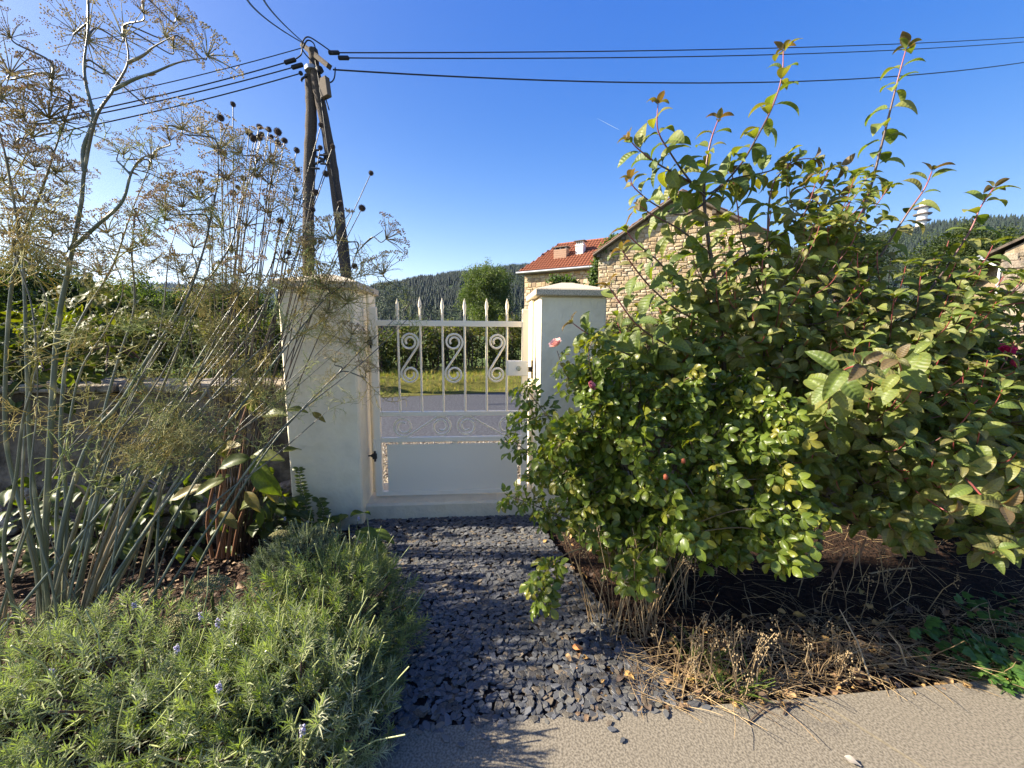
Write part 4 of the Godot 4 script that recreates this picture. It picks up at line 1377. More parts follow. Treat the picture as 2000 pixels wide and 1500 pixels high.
func make_viburnum() -> void:
	var root: Vector3 = Vector3(1.570, 0.000, -2.081)
	var t := thing("viburnum_bush", "tall viburnum with ribbed leaves on red twigs, right of the gate", "shrub", root)
	var meshes := []
	for k in 6:
		var b := MB.new()
		blade_into(b, Transform3D(), [0.25, 0.28, 0.23, 0.27, 0.28, 0.24][k], [1.3, 0.9, 1.8, 0.6, 1.5, 1.1][k], [0.35, 0.25, 0.5, 0.2, 0.4, 0.6][k], 0.08, 30, 6, 0.05)
		b.tube([Vector3(0, -0.13, 0.0), Vector3(0, 0.02, -0.01)], [0.012], 3)
		b.smooth_normals()
		meshes.append(b.mesh())
	var look := leaf_look([Color(0.140, 0.175, 0.046), Color(0.120, 0.160, 0.040), Color(0.165, 0.190, 0.054), Color(0.095, 0.135, 0.036), Color(0.185, 0.195, 0.064), Color(0.155, 0.15, 0.06)], tex.viburnum, 0.48, Color(0.85, 0.9, 0.4), 0.5)
	# the twigs that can be told apart, each from its fork to its tip (thickness at the fork)
	var twigs := [
		[0.022, [Vector3(1.546, 0.021, -2.050), Vector3(1.442, 0.681, -2.050), Vector3(1.328, 1.447, -2.050), Vector3(1.227, 1.882, -2.050), Vector3(1.179, 2.142, -2.050), Vector3(1.190, 2.370, -2.050), Vector3(1.227, 2.507, -2.050)]],
		[0.008, [Vector3(1.188, 2.129, -2.050), Vector3(1.063, 2.195, -2.000), Vector3(0.951, 2.304, -1.980), Vector3(0.870, 2.398, -1.960), Vector3(0.859, 2.507, -1.950)]],
		[0.007, [Vector3(1.181, 2.155, -2.050), Vector3(1.021, 2.206, -2.000), Vector3(0.883, 2.249, -1.970), Vector3(0.767, 2.307, -1.950), Vector3(0.726, 2.347, -1.950)]],
		[0.008, [Vector3(1.174, 2.090, -2.050), Vector3(1.386, 2.297, -2.100), Vector3(1.487, 2.469, -2.100), Vector3(1.559, 2.625, -2.100), Vector3(1.594, 2.764, -2.100), Vector3(1.590, 2.887, -2.100)]],
		[0.006, [Vector3(1.174, 2.090, -2.050), Vector3(1.034, 2.019, -2.000), Vector3(0.872, 2.048, -1.950), Vector3(0.751, 2.111, -1.920), Vector3(0.729, 2.148, -1.920)]],
		[0.006, [Vector3(1.207, 2.143, -2.050), Vector3(1.361, 2.244, -2.100), Vector3(1.562, 2.291, -2.100), Vector3(1.750, 2.367, -2.120), Vector3(1.840, 2.376, -2.120)]],
		[0.007, [Vector3(1.251, 1.830, -2.050), Vector3(1.013, 1.930, -1.950), Vector3(0.839, 1.984, -1.900), Vector3(0.765, 2.018, -1.880)]],
		[0.007, [Vector3(1.287, 1.668, -2.050), Vector3(1.000, 1.703, -1.950), Vector3(0.864, 1.779, -1.900), Vector3(0.734, 1.852, -1.860), Vector3(0.692, 1.902, -1.860)]],
		[0.007, [Vector3(1.287, 1.446, -2.000), Vector3(1.013, 1.519, -1.900), Vector3(0.823, 1.636, -1.850), Vector3(0.695, 1.745, -1.800), Vector3(0.657, 1.790, -1.800)]],
		[0.007, [Vector3(1.298, 1.308, -2.000), Vector3(0.971, 1.340, -1.850), Vector3(0.752, 1.438, -1.780), Vector3(0.636, 1.552, -1.750), Vector3(0.585, 1.620, -1.750)]],
		[0.006, [Vector3(1.290, 1.224, -2.000), Vector3(0.949, 1.233, -1.900), Vector3(0.657, 1.338, -1.850), Vector3(0.499, 1.412, -1.800), Vector3(0.436, 1.454, -1.800)]],
		[0.007, [Vector3(1.272, 1.668, -2.050), Vector3(1.420, 1.833, -2.050), Vector3(1.672, 1.974, -2.050), Vector3(1.842, 2.059, -2.050), Vector3(1.950, 2.155, -2.050)]],
		[0.016, [Vector3(1.890, 0.120, -2.000), Vector3(1.857, 0.673, -2.050), Vector3(1.756, 1.275, -2.100), Vector3(1.646, 1.680, -2.100), Vector3(1.590, 2.012, -2.100), Vector3(1.598, 2.227, -2.100), Vector3(1.691, 2.336, -2.100)]],
		[0.015, [Vector3(1.971, 0.146, -1.950), Vector3(2.000, 0.839, -2.000), Vector3(2.069, 1.453, -2.050), Vector3(2.073, 1.903, -2.050), Vector3(2.133, 2.254, -2.050), Vector3(2.148, 2.549, -2.020), Vector3(2.156, 2.735, -2.000), Vector3(2.179, 2.868, -2.000)]],
		[0.007, [Vector3(2.071, 1.681, -2.050), Vector3(1.930, 1.915, -2.000), Vector3(1.791, 2.094, -2.000), Vector3(1.694, 2.181, -2.000)]],
		[0.008, [Vector3(2.077, 1.511, -2.050), Vector3(2.181, 1.841, -2.000), Vector3(2.244, 2.042, -1.950), Vector3(2.291, 2.161, -1.920), Vector3(2.297, 2.241, -1.900)]],
		[0.008, [Vector3(2.165, 1.114, -1.950), Vector3(2.294, 1.507, -1.900), Vector3(2.435, 1.772, -1.880), Vector3(2.510, 1.948, -1.860), Vector3(2.534, 2.059, -1.850), Vector3(2.590, 2.152, -1.850)]],
		[0.008, [Vector3(2.149, 0.998, -1.950), Vector3(2.207, 1.291, -1.850), Vector3(2.382, 1.452, -1.800), Vector3(2.582, 1.554, -1.750), Vector3(2.671, 1.576, -1.700)]],
		[0.008, [Vector3(1.968, 0.704, -1.950), Vector3(1.586, 1.072, -1.600), Vector3(1.396, 1.226, -1.400), Vector3(1.311, 1.283, -1.280), Vector3(1.283, 1.308, -1.200)]],
		[0.007, [Vector3(2.156, 0.776, -1.900), Vector3(1.885, 1.117, -1.600), Vector3(1.679, 1.256, -1.400), Vector3(1.559, 1.318, -1.320)]],
		[0.007, [Vector3(2.062, 0.702, -1.950), Vector3(1.992, 0.788, -1.700), Vector3(1.954, 0.713, -1.500), Vector3(1.954, 0.673, -1.380)]],
		[0.008, [Vector3(2.144, 0.864, -1.900), Vector3(2.080, 0.870, -1.600), Vector3(1.955, 0.842, -1.350), Vector3(1.866, 0.813, -1.220), Vector3(1.835, 0.816, -1.150)]],
		[0.007, [Vector3(1.709, 1.422, -2.100), Vector3(1.561, 1.679, -2.100), Vector3(1.447, 1.926, -2.100), Vector3(1.401, 2.113, -2.100), Vector3(1.359, 2.270, -2.100)]],
		[0.006, [Vector3(1.600, 1.903, -2.100), Vector3(1.768, 2.044, -2.100), Vector3(1.871, 2.210, -2.100), Vector3(1.919, 2.318, -2.100), Vector3(1.978, 2.334, -2.100)]],
	]
	# and twigs that fill the mass of the bush, from the inside out
	var hulls := [[Vector3(1.582, 1.450, -2.100), Vector3(0.60, 0.55, 0.42), 80], [Vector3(2.260, 1.313, -1.950), Vector3(0.75, 0.52, 0.46), 100], [Vector3(2.343, 0.888, -1.700), Vector3(0.62, 0.42, 0.45), 70], [Vector3(1.906, 0.909, -1.850), Vector3(0.60, 0.45, 0.42), 75], [Vector3(1.783, 1.907, -2.100), Vector3(0.40, 0.32, 0.35), 16], [Vector3(2.309, 0.597, -1.750), Vector3(0.75, 0.34, 0.5), 60], [Vector3(1.070, 1.270, -2.150), Vector3(0.34, 0.26, 0.3), 34]]
	for hull in hulls:
		for k in hull[2]:
			var d := rdir()
			d.y = d.y * 0.9 + 0.15
			if d.z < -0.5:
				d.z = -d.z
			var tip: Vector3 = hull[0] + d * hull[1] * rr(0.75, 1.02)
			var from: Vector3 = hull[0] + d * hull[1] * 0.35 + rdir() * 0.05
			var mid := from.lerp(tip, 0.55) + Vector3(0, -0.04, 0) + rdir() * 0.03
			twigs.append([0.0045, [from, mid, tip, tip + (tip - mid).normalized() * 0.05 + Vector3(0, 0.04, 0)]])
	var xfs := []
	var bronze: Array = leaf_look([Color(0.135, 0.10, 0.055), Color(0.125, 0.125, 0.055)], tex.viburnum, 0.5, Color(0.85, 0.75, 0.45), 0.5).each
	var wood := Color(0.075, 0.045, 0.038)
	var red := Color(0.28, 0.055, 0.055)
	var small := MB.new()
	for i in twigs.size():
		var pts: Array = curve(twigs[i][1], 5)
		var r: float = twigs[i][0]
		var cols := []
		for k in pts.size():
			var s := float(k) / (pts.size() - 1)
			pts[k] = pts[k] - root
			cols.append(wood.lerp(red, smoothstep(0.35, 0.9, s) if r < 0.012 else smoothstep(0.7, 1.0, s)))
		if i < 24:
			put("twig", tube_mesh(pts, tapered(r * 0.8, 0.0022, pts.size()), 6, cols), mat.stem, t)
		else:
			small.tube(pts, tapered(r * 0.7, 0.0018, pts.size()), 4, cols)
		# leaves in crossing pairs, larger inwards, drooping from the twig
		var total := 0.0
		for k in pts.size() - 1:
			total += (pts[k + 1] - pts[k]).length()
		var gap := 0.062 if i < 24 else 0.052
		var walk := 0.0
		var n := 0
		var flip := rr(0, PI)
		for k in pts.size() - 1:
			var seg: Vector3 = pts[k + 1] - pts[k]
			walk += seg.length()
			while walk > gap * (n + 1):
				n += 1
				var left := total - walk
				if left > (0.62 if r > 0.012 else 0.75):
					continue
				var T := seg.normalized()
				var side := T.cross(Vector3(0.2, 1, 0.1)).normalized().rotated(T, flip + n * PI * 0.5)
				for sgn in [-1.0, 1.0]:
					if i >= 24 and rng.randf() < 0.15:
						continue
					var age := clampf(left / 0.22, 0.0, 1.0)
					var out: Vector3 = (T * lerpf(1.0, 0.35, age) + side * sgn * rr(0.7, 1.2) + Vector3(0, -0.25 * age, 0)).normalized()
					out = (out + rdir() * 0.18).normalized()
					var size: float = lerpf(0.064, 0.094, age) * rr(0.75, 1.2) * (1.36 if i < 24 else 1.0)
					var at: Vector3 = pts[k] + seg * rng.randf() * 0.2 + out * size * 0.12
					xfs.append(facing(at, out, (T * 0.55 + Vector3(-0.6, 0.5, 0.32) + rdir() * 0.3).normalized(), size).scaled_local(Vector3(rr(0.82, 1.2), 1.0, rr(0.6, 1.4))))
		# the tuft at the tip
		var T: Vector3 = (pts[-1] - pts[-2]).normalized()
		for k in 4:
			var side := T.cross(Vector3(0.2, 1, 0.1)).normalized().rotated(T, k * PI / 2 + flip)
			var out := (T * rr(0.8, 1.6) + side).normalized()
			var young := facing(pts[-1] + out * 0.008, out, (T - out * 0.2 + Vector3(0, 0.2, 0)).normalized(), rr(0.06, 0.085) * (1.0 if k % 2 == 0 else 0.75))
			if i < 24:
				put("leaf", meshes[(i + k) % 6], bronze[k % 2], t, young)   # young leaves at the shoot tips are bronze
			else:
				xfs.append(young)
	var s := put("small_twigs", small.mesh(), mat.stem, t)
	s.set_meta("kind", "stuff")
	print("viburnum leaves ", xfs.size())
	spread(t, "leaf", "leaves", meshes, look, xfs, 204)
	# background shrub at the right edge with its pink bloom
	var g := thing("garden_shrub", "sunlit yellow-green shrub behind the viburnum at the right edge", "shrub", Vector3(3.603, 0.000, -2.150))
	var gl := leaf_look([Color(0.11, 0.15, 0.035), Color(0.08, 0.12, 0.03), Color(0.15, 0.16, 0.05)], tex.broad, 0.55, Color(0.8, 0.9, 0.4))
	var xg := []
	for q in crown_spots(Vector3(0.55, 0.62, 0.42), 300, 0.12):
		q.origin += Vector3(0.2, 0.95, 0)
		xg.append(q)
	put("stem", tube_mesh([Vector3(0, 0, 0), Vector3(0.05, 0.6, 0), Vector3(0.1, 1.2, 0)], [0.03, 0.02, 0.01], 6), mat.bark, g)
	many("foliage", clump_mesh(30, 0.4), gl.mass, xg, gl.tints, g)
	var at := Vector3(2.460, 1.339, -1.620) - g.position
	flower_into(g, "pink_bloom", at, Vector3(-0.4, 0.6, 0.7), 0.042, M(lin(0.62, 0.03, 0.16), 0.6, {"back": Color(0.3, 0.05, 0.1)}))
	flower_into(g, "pink_bloom", at + Vector3(0.02, -0.055, 0.012), Vector3(0.2, 0.3, 0.9), 0.034, M(lin(0.66, 0.08, 0.2), 0.6, {"back": Color(0.3, 0.05, 0.1)}))
	# dark shrub that closes the view under the viburnum
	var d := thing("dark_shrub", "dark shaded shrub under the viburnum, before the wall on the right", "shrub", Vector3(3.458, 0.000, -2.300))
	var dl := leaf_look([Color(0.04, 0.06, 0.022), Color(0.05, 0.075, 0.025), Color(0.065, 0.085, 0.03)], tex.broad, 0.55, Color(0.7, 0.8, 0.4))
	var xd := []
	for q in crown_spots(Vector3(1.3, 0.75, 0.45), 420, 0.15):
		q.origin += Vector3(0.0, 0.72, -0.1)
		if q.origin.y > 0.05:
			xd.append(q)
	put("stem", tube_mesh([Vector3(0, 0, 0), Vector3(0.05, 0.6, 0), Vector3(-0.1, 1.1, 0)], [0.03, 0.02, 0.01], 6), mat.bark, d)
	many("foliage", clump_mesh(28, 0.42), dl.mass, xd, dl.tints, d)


# a full double bloom: rings of cupped petals
func flower_into(parent: Node3D, called: String, at: Vector3, axis: Vector3, size: float, m: Material) -> void:
	var b := MB.new()
	var y := axis.normalized()
	for ring in 5:
		var n := 5 + (1 if ring < 2 else 0)
		for k in n:
			var a := TAU * (k + ring * 0.43) / n
			var open := lerpf(1.25, 0.15, ring / 4.0)
			var d := Vector3(cos(a) * sin(open), cos(open), sin(a) * sin(open))
			var up := Vector3(-cos(a) * cos(open), sin(open), -sin(a) * cos(open))
			blade_into(b, facing(Vector3(0, 0.08 * ring * 0.2, 0), d, up, lerpf(1.0, 0.55, ring / 4.0)), 0.46, -0.5, 0.35, 0.0, 5, 4, 0.08, 0.0, 0.62)
	b.smooth_normals()
	var x := y.cross(Vector3(0.3, 0.1, 1)).normalized()
	put(called, b.mesh(), m, parent, Transform3D(Basis(x, y, x.cross(y)).scaled_local(Vector3.ONE * size), at))


func make_rose() -> void:
	var root: Vector3 = Vector3(0.979, 0.000, -1.998)
	var t := thing("rose_bush", "glossy green rose bush in front of the right pillar", "shrub", root)
	# a leaf of five toothed leaflets on a stalk
	var meshes := []
	for k in 6:
		var b := MB.new()
		b.tube([Vector3.ZERO, Vector3(0, 0.3, 0.02), Vector3(0, 0.62, 0.0)], [0.012, 0.01, 0.008], 3)
		var places := [[0.0, 0.6, 0.42], [-1.15, 0.5, 0.38], [1.15, 0.5, 0.38], [-1.25, 0.2, 0.32], [1.25, 0.2, 0.32]]
		if k % 3 == 2:
			places = places.slice(0, 3)
		for q in places:
			var d := Vector3(sin(q[0]), cos(q[0]), rr(-0.25, 0.15))
			blade_into(b, facing(Vector3(0, q[1], 0.0), d, Vector3(rr(-0.35, 0.35), rr(-0.35, 0.2), 1), q[2] * rr(0.9, 1.15)), 0.33, rr(0.1, 0.8), rr(0.15, 0.45), 0.012, 9, 4, rr(0.0, 0.12), 0.07, 0.5)
		b.smooth_normals()
		meshes.append(b.mesh())
	var look := leaf_look([Color(0.105, 0.150, 0.026), Color(0.130, 0.170, 0.028), Color(0.085, 0.125, 0.024), Color(0.165, 0.185, 0.032), Color(0.110, 0.155, 0.030), Color(0.18, 0.175, 0.036)], tex.rose, 0.34, Color(0.85, 0.9, 0.3), 0.5)
	var center: Vector3 = Vector3(0.975, 0.725, -1.950)
	var canes := []
	for k in 112:
		var d := rdir()
		d.y = d.y * 0.85 + 0.1 if k < 92 else -0.75
		if d.z < -0.35:
			d.z *= -1
		var tip := center + d * Vector3(0.80, 0.72, 0.47) * rr(0.78, 1.0)
		tip.y = maxf(tip.y, 0.13 if tip.x < 0.62 else 0.30)
		canes.append([0.005, [root + Vector3(rr(-0.12, 0.12), 0, rr(-0.1, 0.1)), root.lerp(tip, 0.45) + Vector3(0, 0.32, 0) + rdir() * 0.08, root.lerp(tip, 0.8) + Vector3(0, 0.2, 0) + rdir() * 0.05, tip]])
	# canes that stick out: towards the gate, to the pink blooms, low over the dry stalks
	for q in [[Vector3(0.852, 0.459, -1.900), Vector3(0.622, 0.899, -1.850), Vector3(0.430, 1.187, -1.850), Vector3(0.371, 1.325, -1.850)], [Vector3(0.824, 0.596, -1.850), Vector3(0.676, 0.925, -1.750), Vector3(0.542, 1.085, -1.700), Vector3(0.491, 1.157, -1.700)], [Vector3(0.754, 0.510, -1.800), Vector3(0.417, 0.689, -1.850), Vector3(0.265, 0.783, -1.900), Vector3(0.130, 0.880, -1.950)], [Vector3(0.754, 0.510, -1.800), Vector3(0.479, 0.806, -1.900), Vector3(0.330, 1.004, -2.000), Vector3(0.224, 1.131, -2.050)], [Vector3(0.739, 0.400, -1.750), Vector3(0.399, 0.519, -1.750), Vector3(0.254, 0.566, -1.800), Vector3(0.130, 0.593, -1.850)], [Vector3(0.739, 0.400, -1.750), Vector3(0.405, 0.392, -1.650), Vector3(0.274, 0.317, -1.580), Vector3(0.274, 0.222, -1.540)], [Vector3(0.899, 0.422, -1.700), Vector3(1.063, 0.644, -1.500), Vector3(1.213, 0.688, -1.400), Vector3(1.332, 0.621, -1.350)], [Vector3(0.899, 0.422, -1.700), Vector3(1.140, 0.571, -1.500), Vector3(1.211, 0.543, -1.380), Vector3(1.239, 0.488, -1.340)], [Vector3(0.943, 0.504, -1.800), Vector3(1.171, 0.741, -1.600), Vector3(1.335, 0.753, -1.500), Vector3(1.416, 0.649, -1.420)], [Vector3(0.925, 0.393, -1.750), Vector3(0.727, 0.463, -1.550), Vector3(0.654, 0.413, -1.480), Vector3(0.650, 0.333, -1.460)], [Vector3(0.927, 0.776, -1.800), Vector3(1.106, 0.935, -1.600), Vector3(1.225, 0.916, -1.500), Vector3(1.262, 0.810, -1.420)], [Vector3(0.935, 0.641, -1.800), Vector3(0.781, 0.745, -1.500), Vector3(0.799, 0.679, -1.400), Vector3(0.825, 0.602, -1.380)], [Vector3(0.820, 0.778, -1.800), Vector3(0.583, 1.051, -1.750), Vector3(0.501, 1.294, -1.750), Vector3(0.533, 1.412, -1.750)], [Vector3(0.927, 0.776, -1.800), Vector3(1.239, 1.075, -1.600), Vector3(1.274, 1.116, -1.500), Vector3(1.279, 0.996, -1.450)]]:
		canes.append([0.004, q])
	var xfs := []
	var thin := MB.new()
	var hole := FastNoiseLite.new()
	hole.seed = 77
	hole.frequency = 3.2
	for i in canes.size():
		var pts: Array = curve(canes[i][1], 6)
		for k in pts.size():
			pts[k] = pts[k] - root
		var shown := i >= 112
		var cols := []
		for k in pts.size():
			cols.append(Color(0.07, 0.075, 0.03).lerp(Color(0.13, 0.07, 0.04), float(k) / pts.size()))
		if shown:
			put("cane", tube_mesh(pts, tapered(0.0042, 0.0018, pts.size()), 6, cols), mat.stem, t)
		else:
			thin.tube(pts, tapered(0.006, 0.0018, pts.size()), 5, cols)
		var spin := rr(0, TAU)
		for k in range(pts.size() / 2 - 1, pts.size()):
			var T: Vector3 = (pts[k] - pts[k - 1]).normalized()
			for q in 3:
				spin += 2.4
				var side := T.cross(Vector3(0.1, 0.3, 1)).normalized().rotated(T, spin)
				var out := (side + T * rr(0.2, 0.8) + Vector3(0, -0.15, 0)).normalized()
				var at: Vector3 = pts[k] - T * rr(0.0, 0.05)
				if hole.get_noise_3d(at.x, at.y, at.z) < -0.2 and i < 112:
					continue
				if i < 2 + 112 and i >= 112 and k > pts.size() - 5:
					if q > 0:
						continue
				xfs.append(facing(at, out, (Vector3(-0.72, 0.55, 0.33) + out * 0.15 + rdir() * 0.45).normalized(), rr(0.065, 0.13)))
	var s := put("thin_canes", thin.mesh(), mat.stem, t)
	s.set_meta("kind", "stuff")
	print("rose leaves ", xfs.size())
	spread(t, "leaf", "leaves", meshes, look, xfs)
	var pale := M(lin(0.80, 0.52, 0.46), 0.6, {"back": Color(0.35, 0.2, 0.2)})
	var pink := M(lin(0.70, 0.22, 0.27), 0.6, {"back": Color(0.3, 0.1, 0.12)})
	flower_into(t, "rose_bloom", Vector3(0.370, 1.347, -1.850) - root, Vector3(-0.5, 0.7, 0.35), 0.045, pale)
	flower_into(t, "rose_bloom", Vector3(0.490, 1.169, -1.680) - root, Vector3(0.5, 0.5, 0.6), 0.032, pink)
	for q in [[Vector3(0.725, 0.848, -1.400), 0.02], [Vector3(0.805, 0.906, -1.420), 0.018]]:
		var o := MB.new()
		o.blob(Vector3.ZERO, Vector3(0.5, 0.6, 0.5), 6, 8, Color(0.22, 0.06, 0.03), 0.15, rng)
		put("faded_bloom", o.mesh(), mat.vc, t, Transform3D(Basis.from_scale(Vector3.ONE * q[1]), q[0] - root))


# ------------------------------------------------------------------ fennel
func umbel_mesh(s: int) -> ArrayMesh:
	var b := MB.new()
	rng.seed = s
	var ray_col := Color(0.34, 0.33, 0.19)
	for k in 20:
		var f := sqrt((k + 0.5) / 20.0)
		var a := k * 2.39996
		var tip := Vector3(cos(a) * f, lerpf(0.62, 0.34, f * f) + rr(-0.05, 0.05), sin(a) * f) * rr(0.85, 1.08)
		b.tube([Vector3.ZERO, tip * 0.5 + Vector3(0, 0.05, 0), tip], [0.016, 0.012, 0.01], 3, [ray_col], false)
		var seeds := 11
		var axis := (tip + Vector3(0, 0.5, 0)).normalized()
		for q in seeds:
			var g := sqrt((q + 0.5) / seeds)
			var c := q * 2.39996 + k
			var x := facing(tip, axis, Vector3(0.3, 0.1, 1), 1.0)
			var e := x * Vector3(cos(c) * g * 0.15, 0.10 + rr(-0.03, 0.03), sin(c) * g * 0.15)
			b.flat(tip, e + Vector3(0.006, 0, 0), e - Vector3(0.006, 0, 0), ray_col)
			var sc := rr(0.020, 0.033)
			var col := Color(0.66, 0.58, 0.40) * rr(0.6, 1.25)
			if rng.randf() < 0.25:
				col = Color(0.34, 0.25, 0.17)
			var p := [e + Vector3(0, sc * 1.5, 0), e + Vector3(sc, 0, 0), e + Vector3(0, 0, sc), e - Vector3(sc, 0, 0), e - Vector3(0, 0, sc), e - Vector3(0, sc * 1.2, 0)]
			for w in 4:
				b.flat(p[0], p[1 + w], p[1 + (w + 1) % 4], col)
				b.flat(p[5], p[1 + (w + 1) % 4], p[1 + w], col)
	return b.mesh()


func frond_mesh(s: int) -> ArrayMesh:
	var b := MB.new()
	rng.seed = s
	var thread := func(from: Vector3, dir: Vector3, length: float, r: float, droop: float) -> Array:
		var pts := [from]
		var d := dir
		for k in 4:
			d = (d + Vector3(0, -droop, 0) + rdir() * 0.22).normalized()
			pts.append(pts[-1] + d * length / 4)
		b.tube(pts, tapered(r, r * 0.55, 5), 3, [Color(0.42, 0.40, 0.18) * rr(0.75, 1.3)], false)
		return pts
	var spine: Array = thread.call(Vector3.ZERO, Vector3(0, 1, 0.2), 0.9, 0.012, 0.08)
	for k in 9:
		var at: Vector3 = spine[mini(k / 2 + 0, 4)].lerp(spine[mini(k / 2 + 1, 4)], 0.5 * (k % 2))
		var d := (Vector3(0, 0.6, 0) + rdir()).normalized()
		var sub: Array = thread.call(at, d, rr(0.35, 0.6), 0.008, 0.15)
		for q in 5:
			var a2: Vector3 = sub[1 + q % 4]
			var e: Array = thread.call(a2, (d + rdir() * 1.1).normalized(), rr(0.15, 0.32), 0.006, 0.18)
			thread.call(e[2], (d + rdir() * 1.4).normalized(), rr(0.1, 0.2), 0.005, 0.15)
	return b.mesh()


